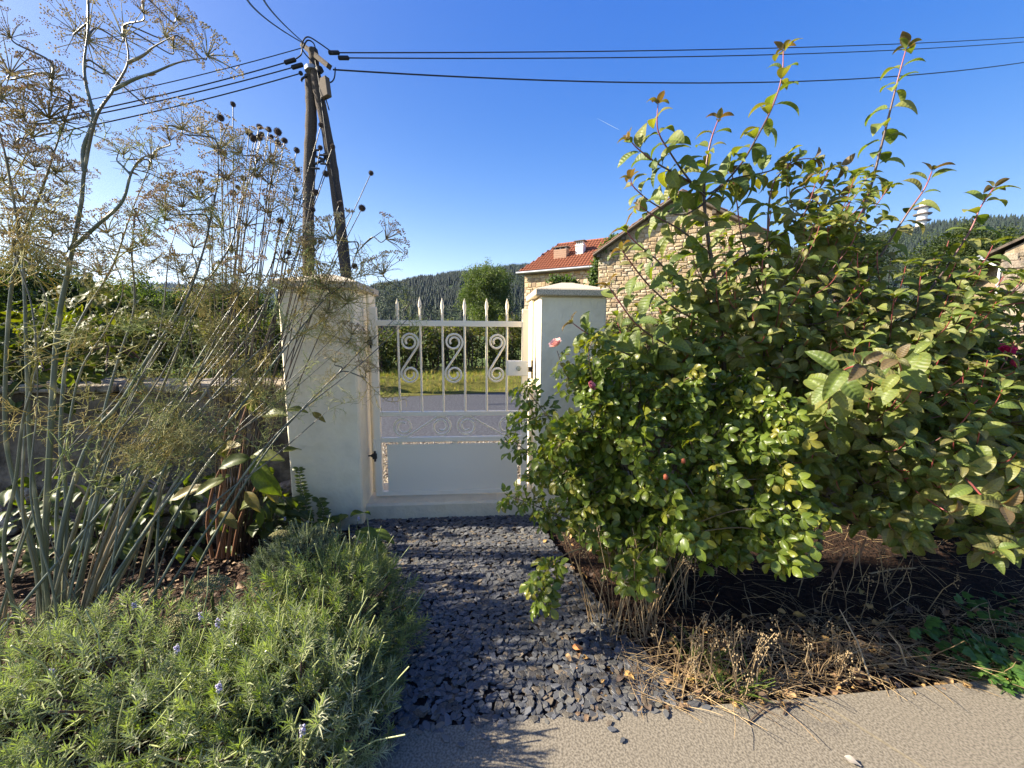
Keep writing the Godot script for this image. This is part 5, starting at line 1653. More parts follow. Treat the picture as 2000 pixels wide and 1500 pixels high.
func make_fennel() -> void:
	var root: Vector3 = Vector3(-1.733, 0.000, -1.630)
	var t := thing("fennel_plant", "towering fennel with grey-green canes and dry seed umbels, left of the gate", "fennel", root)
	var umbels := []
	var fronds := []
	for k in 5:
		umbels.append(umbel_mesh(100 + k))
		fronds.append(frond_mesh(200 + k))
	rng.seed = 909
	var seed_looks := []
	for c in [[1.0, 1.0, 1.0], [0.75, 0.68, 0.62], [1.15, 1.1, 0.9], [0.9, 0.8, 0.8]]:
		seed_looks.append(M(lin(minf(c[0], 1.0), minf(c[1], 1.0), minf(c[2], 1.0)), 0.8, {"vc": true, "back": Color(0.85, 0.8, 0.65)}))
	# the canes that can be followed by eye: thickness at the foot, then the way up
	var canes := [
		[0.0155, [Vector3(-1.804, 0.033, -1.600), Vector3(-1.785, 0.457, -1.620), Vector3(-1.733, 0.884, -1.640), Vector3(-1.685, 1.254, -1.660), Vector3(-1.636, 1.475, -1.660), Vector3(-1.580, 1.650, -1.660), Vector3(-1.510, 1.878, -1.660), Vector3(-1.483, 1.998, -1.660), Vector3(-1.404, 2.175, -1.640), Vector3(-1.315, 2.267, -1.620), Vector3(-1.257, 2.359, -1.620), Vector3(-1.255, 2.438, -1.620)]],
		[0.009, [Vector3(-1.315, 2.267, -1.620), Vector3(-1.242, 2.305, -1.620), Vector3(-1.174, 2.331, -1.620), Vector3(-1.084, 2.370, -1.620), Vector3(-0.986, 2.391, -1.620)]],
		[0.008, [Vector3(-1.257, 2.359, -1.620), Vector3(-1.203, 2.386, -1.620), Vector3(-1.166, 2.415, -1.620), Vector3(-1.088, 2.439, -1.600)]],
		[0.010, [Vector3(-1.551, 1.727, -1.660), Vector3(-1.444, 1.800, -1.640), Vector3(-1.332, 1.880, -1.620), Vector3(-1.289, 1.981, -1.620), Vector3(-1.249, 2.036, -1.620), Vector3(-1.203, 2.052, -1.620)]],
		[0.006, [Vector3(-1.289, 1.977, -1.620), Vector3(-1.314, 2.007, -1.620), Vector3(-1.332, 2.029, -1.620), Vector3(-1.315, 2.068, -1.620)]],
		[0.011, [Vector3(-1.483, 1.998, -1.660), Vector3(-1.476, 2.079, -1.660), Vector3(-1.430, 2.184, -1.660), Vector3(-1.440, 2.301, -1.660), Vector3(-1.436, 2.378, -1.660), Vector3(-1.410, 2.489, -1.660), Vector3(-1.398, 2.613, -1.660)]],
		[0.015, [Vector3(-1.763, 0.149, -1.600), Vector3(-1.797, 0.525, -1.700), Vector3(-1.734, 0.908, -1.800), Vector3(-1.625, 1.084, -1.850), Vector3(-1.489, 1.337, -1.900), Vector3(-1.389, 1.493, -1.930), Vector3(-1.292, 1.754, -1.960), Vector3(-1.225, 2.071, -2.000), Vector3(-1.206, 2.221, -2.000)]],
		[0.012, [Vector3(-1.688, 0.121, -1.600), Vector3(-1.586, 0.526, -1.700), Vector3(-1.435, 0.881, -1.850), Vector3(-1.277, 1.179, -1.950), Vector3(-1.135, 1.427, -2.050), Vector3(-1.063, 1.635, -2.100), Vector3(-1.006, 1.874, -2.150), Vector3(-0.902, 2.121, -2.200)]],
		[0.012, [Vector3(-1.646, 0.141, -1.600), Vector3(-1.495, 0.448, -1.650), Vector3(-1.413, 0.633, -1.750), Vector3(-1.333, 0.798, -1.850), Vector3(-1.191, 1.018, -1.950), Vector3(-1.036, 1.296, -2.100), Vector3(-0.882, 1.567, -2.250), Vector3(-0.761, 1.692, -2.300), Vector3(-0.689, 1.866, -2.320), Vector3(-0.551, 1.984, -2.330)]],
		[0.013, [Vector3(-1.830, 0.011, -1.600), Vector3(-1.853, 0.441, -1.650), Vector3(-1.939, 0.757, -1.700), Vector3(-1.940, 1.020, -1.700), Vector3(-1.856, 1.494, -1.700), Vector3(-1.782, 1.730, -1.700), Vector3(-1.669, 1.960, -1.700), Vector3(-1.619, 2.073, -1.700), Vector3(-1.545, 2.230, -1.700)]],
		[0.011, [Vector3(-1.788, 0.032, -1.600), Vector3(-1.763, 0.579, -1.600), Vector3(-1.756, 0.898, -1.600), Vector3(-1.715, 1.299, -1.600), Vector3(-1.679, 1.638, -1.600), Vector3(-1.657, 1.883, -1.580), Vector3(-1.633, 2.040, -1.550), Vector3(-1.600, 2.144, -1.500)]],
		[0.012, [Vector3(-1.753, 0.077, -1.600), Vector3(-1.810, 0.616, -1.750), Vector3(-1.844, 0.926, -1.800), Vector3(-1.822, 1.283, -1.850), Vector3(-1.784, 1.464, -1.900), Vector3(-1.674, 1.698, -1.950), Vector3(-1.613, 1.938, -2.000), Vector3(-1.514, 2.142, -2.000)]],
		[0.013, [Vector3(-1.730, 0.100, -1.600), Vector3(-1.718, 0.403, -1.700), Vector3(-1.725, 0.759, -1.800), Vector3(-1.693, 1.052, -1.850), Vector3(-1.652, 1.280, -1.900), Vector3(-1.602, 1.515, -1.950), Vector3(-1.610, 1.751, -1.980), Vector3(-1.602, 1.893, -2.000)]],
		[0.012, [Vector3(-1.732, 0.082, -1.620), Vector3(-1.656, 0.516, -1.750), Vector3(-1.584, 0.810, -1.850), Vector3(-1.569, 1.031, -1.950), Vector3(-1.475, 1.299, -2.000), Vector3(-1.405, 1.549, -2.050), Vector3(-1.245, 1.832, -2.100), Vector3(-1.209, 2.044, -2.150), Vector3(-1.146, 2.262, -2.200)]],
		[0.011, [Vector3(-1.690, 0.103, -1.620), Vector3(-1.564, 0.585, -1.750), Vector3(-1.549, 0.843, -1.900), Vector3(-1.433, 1.123, -2.000), Vector3(-1.305, 1.400, -2.100), Vector3(-1.136, 1.699, -2.200), Vector3(-1.081, 1.922, -2.250), Vector3(-1.034, 2.029, -2.250)]],
		[0.010, [Vector3(-1.657, 0.125, -1.620), Vector3(-1.459, 0.548, -1.720), Vector3(-1.357, 0.806, -1.850), Vector3(-1.250, 1.019, -2.000), Vector3(-1.114, 1.269, -2.100), Vector3(-0.937, 1.513, -2.200), Vector3(-0.797, 1.661, -2.280)]],
		[0.010, [Vector3(-1.691, 0.097, -1.600), Vector3(-1.646, 0.400, -1.700), Vector3(-1.585, 0.683, -1.800), Vector3(-1.499, 1.031, -1.950), Vector3(-1.377, 1.323, -2.050), Vector3(-1.243, 1.612, -2.150), Vector3(-1.123, 1.883, -2.200), Vector3(-1.091, 2.121, -2.220)]],
		[0.010, [Vector3(-1.823, 0.035, -1.550), Vector3(-1.787, 0.365, -1.500), Vector3(-1.781, 0.615, -1.500), Vector3(-1.708, 0.853, -1.500), Vector3(-1.650, 1.083, -1.500), Vector3(-1.604, 1.267, -1.520), Vector3(-1.618, 1.487, -1.550), Vector3(-1.647, 1.666, -1.550)]],
		[0.011, [Vector3(-1.821, 0.011, -1.600), Vector3(-1.857, 0.349, -1.720), Vector3(-1.894, 0.643, -1.800), Vector3(-1.900, 0.972, -1.900), Vector3(-1.861, 1.229, -1.950), Vector3(-1.772, 1.420, -2.000), Vector3(-1.682, 1.613, -2.000), Vector3(-1.747, 1.820, -2.000)]],
		[0.010, [Vector3(-1.670, 0.108, -1.600), Vector3(-1.556, 0.456, -1.680), Vector3(-1.446, 0.700, -1.750), Vector3(-1.368, 0.894, -1.800), Vector3(-1.217, 1.120, -1.850), Vector3(-1.052, 1.306, -1.900), Vector3(-0.930, 1.427, -1.950), Vector3(-0.849, 1.553, -2.000)]],
		[0.009, [Vector3(-1.798, 0.033, -1.600), Vector3(-1.825, 0.413, -1.620), Vector3(-1.870, 0.666, -1.650), Vector3(-1.874, 0.976, -1.700), Vector3(-1.870, 1.246, -1.750), Vector3(-1.820, 1.502, -1.800), Vector3(-1.860, 1.668, -1.800)]],
		[0.010, [Vector3(-1.755, 0.060, -1.620), Vector3(-1.765, 0.454, -1.780), Vector3(-1.776, 0.722, -1.900), Vector3(-1.726, 1.023, -2.000), Vector3(-1.662, 1.268, -2.100), Vector3(-1.625, 1.529, -2.150), Vector3(-1.574, 1.785, -2.150), Vector3(-1.544, 1.973, -2.200)]],
	]
	var lowc := Color(0.085, 0.105, 0.068)
	var highc := Color(0.085, 0.075, 0.05)
	var nodec := Color(0.30, 0.28, 0.17)
	var tan_ := Color(0.20, 0.15, 0.08)
	var runs := []
	var add_cane := func(r: float, way: Array, sides: int) -> void:
		var pts := []
		for q in curve(way, 8):
			pts.append(q - root)
		var rad := []
		var cols := []
		var walk := 0.0
		var n := pts.size()
		var dry_share := maxf(0.0, rr(-1.2, 1.0)) * (0.0 if r > 0.0125 else 1.0)
		for k in n:
			if k > 0:
				walk += (pts[k] - pts[k - 1]).length()
			var s := float(k) / (n - 1)
			var node := k > 2 and k % 9 == 4 and s < 0.75
			rad.append(0.72 * lerpf(r, r * 0.2, pow(s, 1.0)) * (1.10 if node else 1.0))
			var c := lowc.lerp(tan_, dry_share).lerp(highc, smoothstep(0.35, 0.85, s))
			cols.append(c.lerp(nodec, 0.75) if node else c)
		put("cane", tube_mesh(pts, rad, sides, cols), mat.stem, t)
		runs.append(pts)
	for c in canes:
		add_cane.call(c[0], c[1], 9)
	# more canes of the clump, which the eye cannot follow one by one
	for k in 24:
		var foot: Vector3 = root + Vector3(rr(-0.28, 0.26), 0, rr(-0.18, 0.28))
		var lean := rr(-0.2, 0.55) if k % 2 else rr(0.2, 1.0)
		var h := rr(1.0, 1.75)
		var tip := foot + Vector3(lean * h * 0.85, h, rr(-0.95, -0.1) * lean - rr(0.1, 0.4))
		tip.z = maxf(tip.z, -2.62)
		var mid := foot.lerp(tip, 0.5) + Vector3(-0.05 - 0.05 * lean, 0.10, 0)
		add_cane.call(rr(0.006, 0.011), [foot, foot.lerp(mid, 0.5) + Vector3(rr(-0.03, 0.03), 0.02, 0), mid, mid.lerp(tip, 0.5) + rdir() * 0.04, tip], 7)
	# short young canes at the foot
	for k in 12:
		var foot: Vector3 = root + Vector3(rr(-0.2, 0.3), 0, rr(-0.1, 0.3))
		var tip := foot + Vector3(rr(-0.25, 0.4), rr(0.35, 0.7), rr(-0.2, 0.1))
		add_cane.call(rr(0.005, 0.008), [foot, foot.lerp(tip, 0.5) + Vector3(-0.02, 0.02, 0), tip], 7)
	# umbels at the places where the sky shows them, each on a side stem from the best cane below it
	var seen_umbels := []
	var heads := "175,75,45 150,60,32 245,65,40 282,15,24 352,30,26 335,65,36 345,85,28 415,100,38 210,140,20 100,140,30 95,165,26 285,185,24 20,130,46 25,210,42 85,205,48 130,225,32 20,270,42 70,310,36 112,320,36 130,350,26 100,385,32 235,290,26 300,300,34 350,240,36 330,265,20 400,250,36 420,275,45 460,285,32 380,370,45 350,390,36 540,310,40 500,330,40 530,350,36 520,400,40 570,440,40 640,450,44 765,460,36 742,522,38 680,575,40 640,600,32 620,540,40 310,400,32 260,410,32 330,420,32 420,430,40 480,430,40 560,500,40 590,560,42 718,720,22 450,480,36 380,470,36 200,440,36 60,420,40 110,440,36 30,380,32 250,480,30 150,480,36 40,480,40 520,560,40 430,560,34 655,700,24 690,645,24 10,60,30 5,180,40 60,250,36 0,340,40 0,440,40 85,500,36 190,520,34 290,470,34 470,520,36 350,520,32 610,480,30 575,380,26 445,340,30"
	for h in heads.split(" "):
		var q := h.split_floats(",")
		seen_umbels.append(q)
	var F := 750.0
	var cam := Transform3D(Basis.from_euler(Vector3(deg_to_rad(-7.3), deg_to_rad(-4.7), deg_to_rad(0.4))), EYE)
	for q in seen_umbels:
		var depth := lerpf(1.66, 2.25, clampf((q[0] - 80.0) / 480.0, 0, 1)) + rr(-0.12, 0.12)
		var ray := cam.basis * Vector3((q[0] - 1000.0) / F, -(q[1] - 750.0) / F, -1.0)
		var goal := EYE + ray * (depth / -ray.z) - root
		var best := INF
		var from := Vector3.ZERO
		var dir := Vector3.UP
		for run in runs:
			for k in range(run.size() / 2, run.size()):
				var p: Vector3 = run[k]
				var gap := goal - p
				if gap.y < 0.03:
					continue
				var cost: float = gap.length() + 0.6 * Vector2(gap.x, gap.z).length() - 0.12 * float(k) / run.size()
				if cost < best:
					best = cost
					from = p
					dir = (p - run[k - 1]).normalized()
		var size: float = q[2] * (depth + 0.45) / F
		var gap := goal - from
		var axis := (gap.normalized() * 0.6 + Vector3(0, 0.5, 0) + rdir() * 0.35).normalized()
		var foot := goal - axis * size * 0.3
		var pts := curve([from, from + dir * gap.length() * 0.3 + gap * 0.12, foot - axis * gap.length() * 0.15, foot], 5)
		put("side_stem", tube_mesh(pts, tapered(0.0042, 0.0022, pts.size()), 5, [highc]), mat.stem, t)
		runs.append(pts)
		put("umbel", umbels[rng.randi() % 5], seed_looks[rng.randi() % 4], t, facing(foot, axis, rdir(), size * 1.05))
	# thread-fine foliage along canes and stems
	var xfs := []
	var tries := 0
	while xfs.size() < 120 and tries < 9000:
		tries += 1
		var run: Array = runs[rng.randi() % runs.size()]
		var k := rng.randi_range(int(run.size() * 0.3), run.size() - 1)
		var p: Vector3 = run[k] + root
		if p.y < 0.75 or p.y > 2.25:
			continue
		if p.y > 1.75 and rng.randf() < 0.75:
			continue
		var T: Vector3 = (run[k] - run[k - 1]).normalized()
		xfs.append(facing(run[k], (T * 0.7 + rdir() + Vector3(0.2, 0.1, 0)).normalized(), rdir(), rr(0.12, 0.26)))
	# two dense green-tan bundles: one before the wall, one before the pillar
	for c in [[Vector3(-1.329, 0.920, -1.750), 0.17, 26], [Vector3(-1.121, 1.122, -2.000), 0.16, 12], [Vector3(-0.893, 1.404, -2.350), 0.15, 8], [Vector3(-1.264, 1.425, -2.000), 0.26, 12], [Vector3(-1.592, 1.466, -1.900), 0.22, 6]]:
		for k in c[2]:
			xfs.append(facing(c[0] - root + rdir() * c[1] * rr(0.2, 1.0), (rdir() + Vector3(0, 0.1, 0)).normalized(), rdir(), rr(0.11, 0.18)))
	var looks := []
	for c in [[1.0, 1.0, 1.0], [1.0, 0.86, 0.66], [0.8, 0.95, 0.8], [1.0, 0.95, 0.75]]:
		looks.append(M(lin(c[0], c[1], c[2]), 0.75, {"vc": true, "back": Color(0.85, 0.85, 0.65)}))
	for i in xfs.size():
		put("frond", fronds[i % 5], looks[rng.randi() % 4], t, xfs[i])
	# withered sheaths where leaves have dropped
	var sheath := MB.new()
	blade_into(sheath, Transform3D(), 0.13, 0.9, 0.9, 0.0, 6, 4, 0.1)
	sheath.smooth_normals()
	var dry := M(lin(0.30, 0.20, 0.10), 0.8)
	for k in 34:
		var run: Array = runs[k % 36]
		var i := 4 + 9 * (k % 4)
		if i >= run.size():
			continue
		var T: Vector3 = (run[i] - run[i - 1]).normalized()
		put("dry_sheath", sheath.mesh(), dry, t, facing(run[i], (T * 0.5 + rdir() * 0.8 + Vector3(0, -0.3, 0)).normalized(), rdir(), rr(0.035, 0.075)))


# ------------------------------------------------------------------ globe seed heads
func make_globe_plant() -> void:
	var root: Vector3 = Vector3(-1.569, 0.000, -2.411)
	var t := thing("globe_plant", "tall dry perennial with round dark seed heads, rising before the twin pole", "plant", root)
	var meshes := []
	for k in 3:
		var b := MB.new()
		b.blob(Vector3.ZERO, Vector3.ONE * 0.72, 6, 9, Color(0.045, 0.032, 0.03))
		for i in 110:
			var y := 1.0 - 2.0 * (i + 0.5) / 110
			var a := i * 2.39996
			var d := Vector3(cos(a) * sqrt(1 - y * y), y, sin(a) * sqrt(1 - y * y))
			var s := d.cross(Vector3(0.3, 1, 0.2)).normalized() * 0.09
			var w := d.cross(s).normalized() * 0.09
			var tip := d * rr(0.95, 1.12)
			var c := Color(0.075, 0.052, 0.045) * rr(0.6, 1.4)
			b.flat(d * 0.7 + s, d * 0.7 - s * 0.6 - w, tip, c)
			b.flat(d * 0.7 - s * 0.6 - w, d * 0.7 - s * 0.6 + w, tip, c)
			b.flat(d * 0.7 - s * 0.6 + w, d * 0.7 + s, tip, c)
		meshes.append(b.mesh())
	var heads: Array = [Vector3(-1.264, 2.565, -2.250), Vector3(-1.412, 2.567, -2.390), Vector3(-1.238, 2.468, -2.330), Vector3(-1.152, 2.474, -2.270), Vector3(-1.214, 2.501, -2.410), Vector3(-1.197, 2.456, -2.350), Vector3(-1.196, 2.423, -2.290), Vector3(-1.183, 2.537, -2.430), Vector3(-1.144, 2.472, -2.370), Vector3(-1.080, 2.471, -2.310), Vector3(-1.056, 2.389, -2.250), Vector3(-1.084, 2.464, -2.390), Vector3(-0.996, 2.391, -2.330), Vector3(-0.839, 2.496, -2.270), Vector3(-0.834, 2.453, -2.410), Vector3(-0.879, 2.418, -2.350), Vector3(-0.835, 2.261, -2.290), Vector3(-0.631, 2.327, -2.430), Vector3(-0.673, 2.114, -2.370), Vector3(-0.901, 2.169, -2.310), Vector3(-0.898, 2.062, -2.250), Vector3(-1.040, 2.208, -2.390), Vector3(-1.000, 2.290, -2.330), Vector3(-1.334, 2.216, -2.270), Vector3(-1.328, 2.265, -2.410), Vector3(-1.465, 2.177, -2.350), Vector3(-1.479, 2.200, -2.290), Vector3(-1.374, 2.222, -2.430), Vector3(-1.367, 2.172, -2.370), Vector3(-1.098, 2.013, -2.310), Vector3(-1.036, 1.834, -2.250), Vector3(-1.530, 1.883, -2.390), Vector3(-1.681, 1.827, -2.330), Vector3(-0.876, 1.899, -2.270), Vector3(-0.965, 1.926, -2.410), Vector3(-0.723, 1.787, -2.350), Vector3(-0.861, 1.666, -2.290), Vector3(-0.816, 2.153, -2.430), Vector3(-0.986, 1.855, -2.370), Vector3(-1.362, 2.350, -2.310)]
	for i in heads.size():
		var h: Vector3 = heads[i] - root
		var foot := Vector3(rr(-0.08, 0.1), 0, rr(-0.06, 0.08))
		var bend := foot.lerp(h, 0.5) + Vector3(rr(-0.05, 0.05) - 0.06 * h.x, 0.05, 0)
		var pts := curve([foot, foot.lerp(bend, 0.5) + Vector3(0, 0.05, 0), bend, bend.lerp(h, 0.6) + Vector3(rr(-0.02, 0.02), rr(0, 0.03), 0), h], 5)
		put("stem", tube_mesh(pts, tapered(0.0042, 0.0022, pts.size()), 5, [Color(0.055, 0.04, 0.028)]), mat.stem, t)
		put("seed_head", meshes[i % 3], mat.vc, t, Transform3D(Basis(rdir(), rr(0, TAU)).scaled(Vector3.ONE * rr(0.014, 0.022)), h))


# ------------------------------------------------------------------ lavender
func sprig_mesh(s: int, spread_: float, long: float) -> ArrayMesh:
	var b := MB.new()
	rng.seed = s
	b.tube([Vector3.ZERO, Vector3(0.02, 0.5, 0), Vector3(0, 0.95, 0.02)], [0.014, 0.011, 0.007], 3)
	for node in 7:
		var y := 0.12 + node * 0.13
		for k in (4 if node > 2 else 2):
			var a := node * 1.3 + TAU * k / 4.0 + rr(-0.3, 0.3)
			var open := spread_ * lerpf(1.25, 0.55, node / 6.0) * rr(0.7, 1.2)
			var d := Vector3(cos(a) * sin(open), cos(open), sin(a) * sin(open))
			var up := Vector3(-cos(a) * cos(open), sin(open), -sin(a) * cos(open))
			var x := facing(Vector3(0, y, 0), d, up, long * rr(0.6, 1.1))
			var w := 0.052
			# a narrow channelled blade that curves out
			var p0 := x * Vector3(-w * 0.5, 0.0, 0.02)
			var p1 := x * Vector3(w * 0.5, 0.0, 0.02)
			var p2 := x * Vector3(-w, 0.5, 0.03)
			var p3 := x * Vector3(w, 0.5, 0.03)
			var m0 := x * Vector3(0, 0.0, 0)
			var m1 := x * Vector3(0, 0.5, -0.01)
			var tip := x * Vector3(0, 1.0, -0.14)
			b.quad(p0, p2, m1, m0)
			b.quad(m0, m1, p3, p1)
			b.flat(p2, tip, m1)
			b.flat(m1, tip, p3)
	for i in b.u.size():
		b.u[i] = Vector2(0.5 + 0.3 * sin(i), clampf(b.v[i].y, 0, 1))
	return b.mesh()


func make_lavender() -> void:
	tex.sprig = leaf_texture(0.0, Color(1, 1, 1), Color(0.95, 0.95, 0.9), Color(1.0, 0.98, 0.8), 23)
	var sprigs := []
	for k in 6:
		sprigs.append(sprig_mesh(300 + k, [1.0, 0.8, 0.6, 1.1, 0.7, 0.9][k], [0.5, 0.45, 0.55, 0.42, 0.6, 0.5][k]))
	rng.seed = 515
	var silver := leaf_look([Color(0.29, 0.30, 0.20), Color(0.25, 0.265, 0.16), Color(0.34, 0.345, 0.25), Color(0.22, 0.245, 0.12), Color(0.31, 0.325, 0.17)], tex.sprig, 0.6, Color(0.6, 0.7, 0.35), 0.35)
	var green := leaf_look([Color(0.20, 0.235, 0.095), Color(0.17, 0.205, 0.085), Color(0.24, 0.27, 0.115), Color(0.16, 0.185, 0.085), Color(0.24, 0.25, 0.14)], tex.sprig, 0.55, Color(0.65, 0.75, 0.3), 0.4)
	var grey_ := leaf_look([Color(0.15, 0.18, 0.13), Color(0.12, 0.15, 0.11), Color(0.18, 0.20, 0.15)], tex.sprig, 0.65, Color(0.5, 0.55, 0.4), 0.3)
	var beds := [
		["silvery lavender bush filling the lower left corner", [[Vector3(-1.170, 0.000, -1.305), Vector3(0.62, 0.42, 0.42)], [Vector3(-1.584, -0.000, -1.319), Vector3(0.55, 0.36, 0.40)], [Vector3(-0.822, 0.000, -1.244), Vector3(0.45, 0.40, 0.36)], [Vector3(-1.183, 0.000, -1.132), Vector3(0.9, 0.26, 0.36)], [Vector3(-0.604, 0.000, -1.177), Vector3(0.32, 0.45, 0.30)]], 2900, silver],
		["greener lavender bush leaning over the slate path", [[Vector3(-0.662, 0.000, -1.551), Vector3(0.40, 0.44, 0.40)], [Vector3(-0.667, 0.000, -1.902), Vector3(0.24, 0.27, 0.30)], [Vector3(-0.697, 0.000, -1.270), Vector3(0.42, 0.36, 0.34)]], 2000, green],
		["small grey-green lavender at the foot of the left pillar", [[Vector3(-1.029, 0.000, -2.140), Vector3(0.26, 0.25, 0.24)]], 450, grey_],
	]
	var spikes := [[Vector3(-1.313, 0.381, -1.450), Vector3(-0.968, 0.436, -1.300), Vector3(-0.754, 0.398, -1.050), Vector3(-0.881, 0.444, -1.250), Vector3(-0.977, 0.400, -1.200), Vector3(-0.482, 0.349, -0.950), Vector3(-1.353, 0.339, -1.200)], [Vector3(-0.571, 0.277, -1.350), Vector3(-0.750, 0.285, -2.300)], [Vector3(-1.259, 0.227, -2.450), Vector3(-1.099, 0.213, -2.400)]]
	var thin_out := FastNoiseLite.new()
	thin_out.seed = 5
	thin_out.frequency = 5.0
	for bi in beds.size():
		var bed: Array = beds[bi]
		var root: Vector3 = bed[1][0][0]
		root.y = 0
		var t := thing("lavender_bush", bed[0], "lavender", root)
		var look: Dictionary = bed[3]
		var xfs := []
		var total := 0.0
		for m in bed[1]:
			total += m[1].x * m[1].y
		var wood := MB.new()
		for m in bed[1]:
			var n := int(bed[2] * m[1].x * m[1].y / total)
			for i in n:
				var d := rdir()
				d.y = absf(d.y) * 1.05 - 0.05
				d = d.normalized()
				var p: Vector3 = m[0] + d * m[1] * rr(0.62, 0.98) + Vector3(0, 0.02, 0)
				if p.y < 0.03 or p.z > -0.62 or thin_out.get_noise_3d(p.x, p.y, p.z) < -0.22:
					continue
				var out := (d * 0.75 + Vector3(0.12, 0.75, 0.0) + rdir() * 0.4).normalized()
				xfs.append(facing(p - root - out * 0.03, out, rdir(), rr(0.055, 0.10)))
				if i % 5 == 0:
					wood.tube([m[0] - root + Vector3(rr(-0.05, 0.05), 0, rr(-0.05, 0.05)), m[0].lerp(p, 0.5) - root + Vector3(0, 0.03, 0), p - root], [0.005, 0.004, 0.003], 4)
		var w := put("woody_stems", wood.mesh(), mat.bark, t)
		w.set_meta("kind", "stuff")
		spread(t, "sprig", "sprigs", sprigs, look, xfs, 300)
		# flower stalks, a few still with pale violet flowers
		for k in (220 if bi == 0 else 70 if bi == 1 else 16):
			var m: Array = bed[1][k % bed[1].size()]
			var d := rdir()
			d.y = absf(d.y) + 0.3
			d = d.normalized()
			var p: Vector3 = m[0] + d * m[1] * 0.8 - root
			if p.z + root.z > -0.75:
				continue
			var tip := p + (d * 0.6 + Vector3(0.1, 0.7, 0) + rdir() * 0.7).normalized() * rr(0.10, 0.22)
			put("bare_stalk", tube_mesh([p, p.lerp(tip, 0.5) + rdir() * 0.012, tip], [0.0026, 0.0021, 0.0026], 4, [Color(0.30, 0.33, 0.13)]), mat.stem, t)
		for s in spikes[bi]:
			var f := MB.new()
			f.tube([Vector3(-0.02, -0.16, 0), Vector3(-0.005, -0.07, 0.01), Vector3.ZERO], [0.0018], 4, [Color(0.16, 0.19, 0.07)])
			for k in 14:
				var y := -0.022 + 0.004 * (k / 2)
				var a := k * 2.4
				f.blob(Vector3(cos(a) * 0.005, y, sin(a) * 0.005), Vector3(0.0036, 0.0045, 0.0036), 3, 5, Color(0.48, 0.43, 0.58) if k % 3 else Color(0.34, 0.34, 0.28))
			put("flower_spike", f.mesh(), mat.vc, t, Transform3D(Basis(Vector3.UP, rr(0, TAU)), s - root))


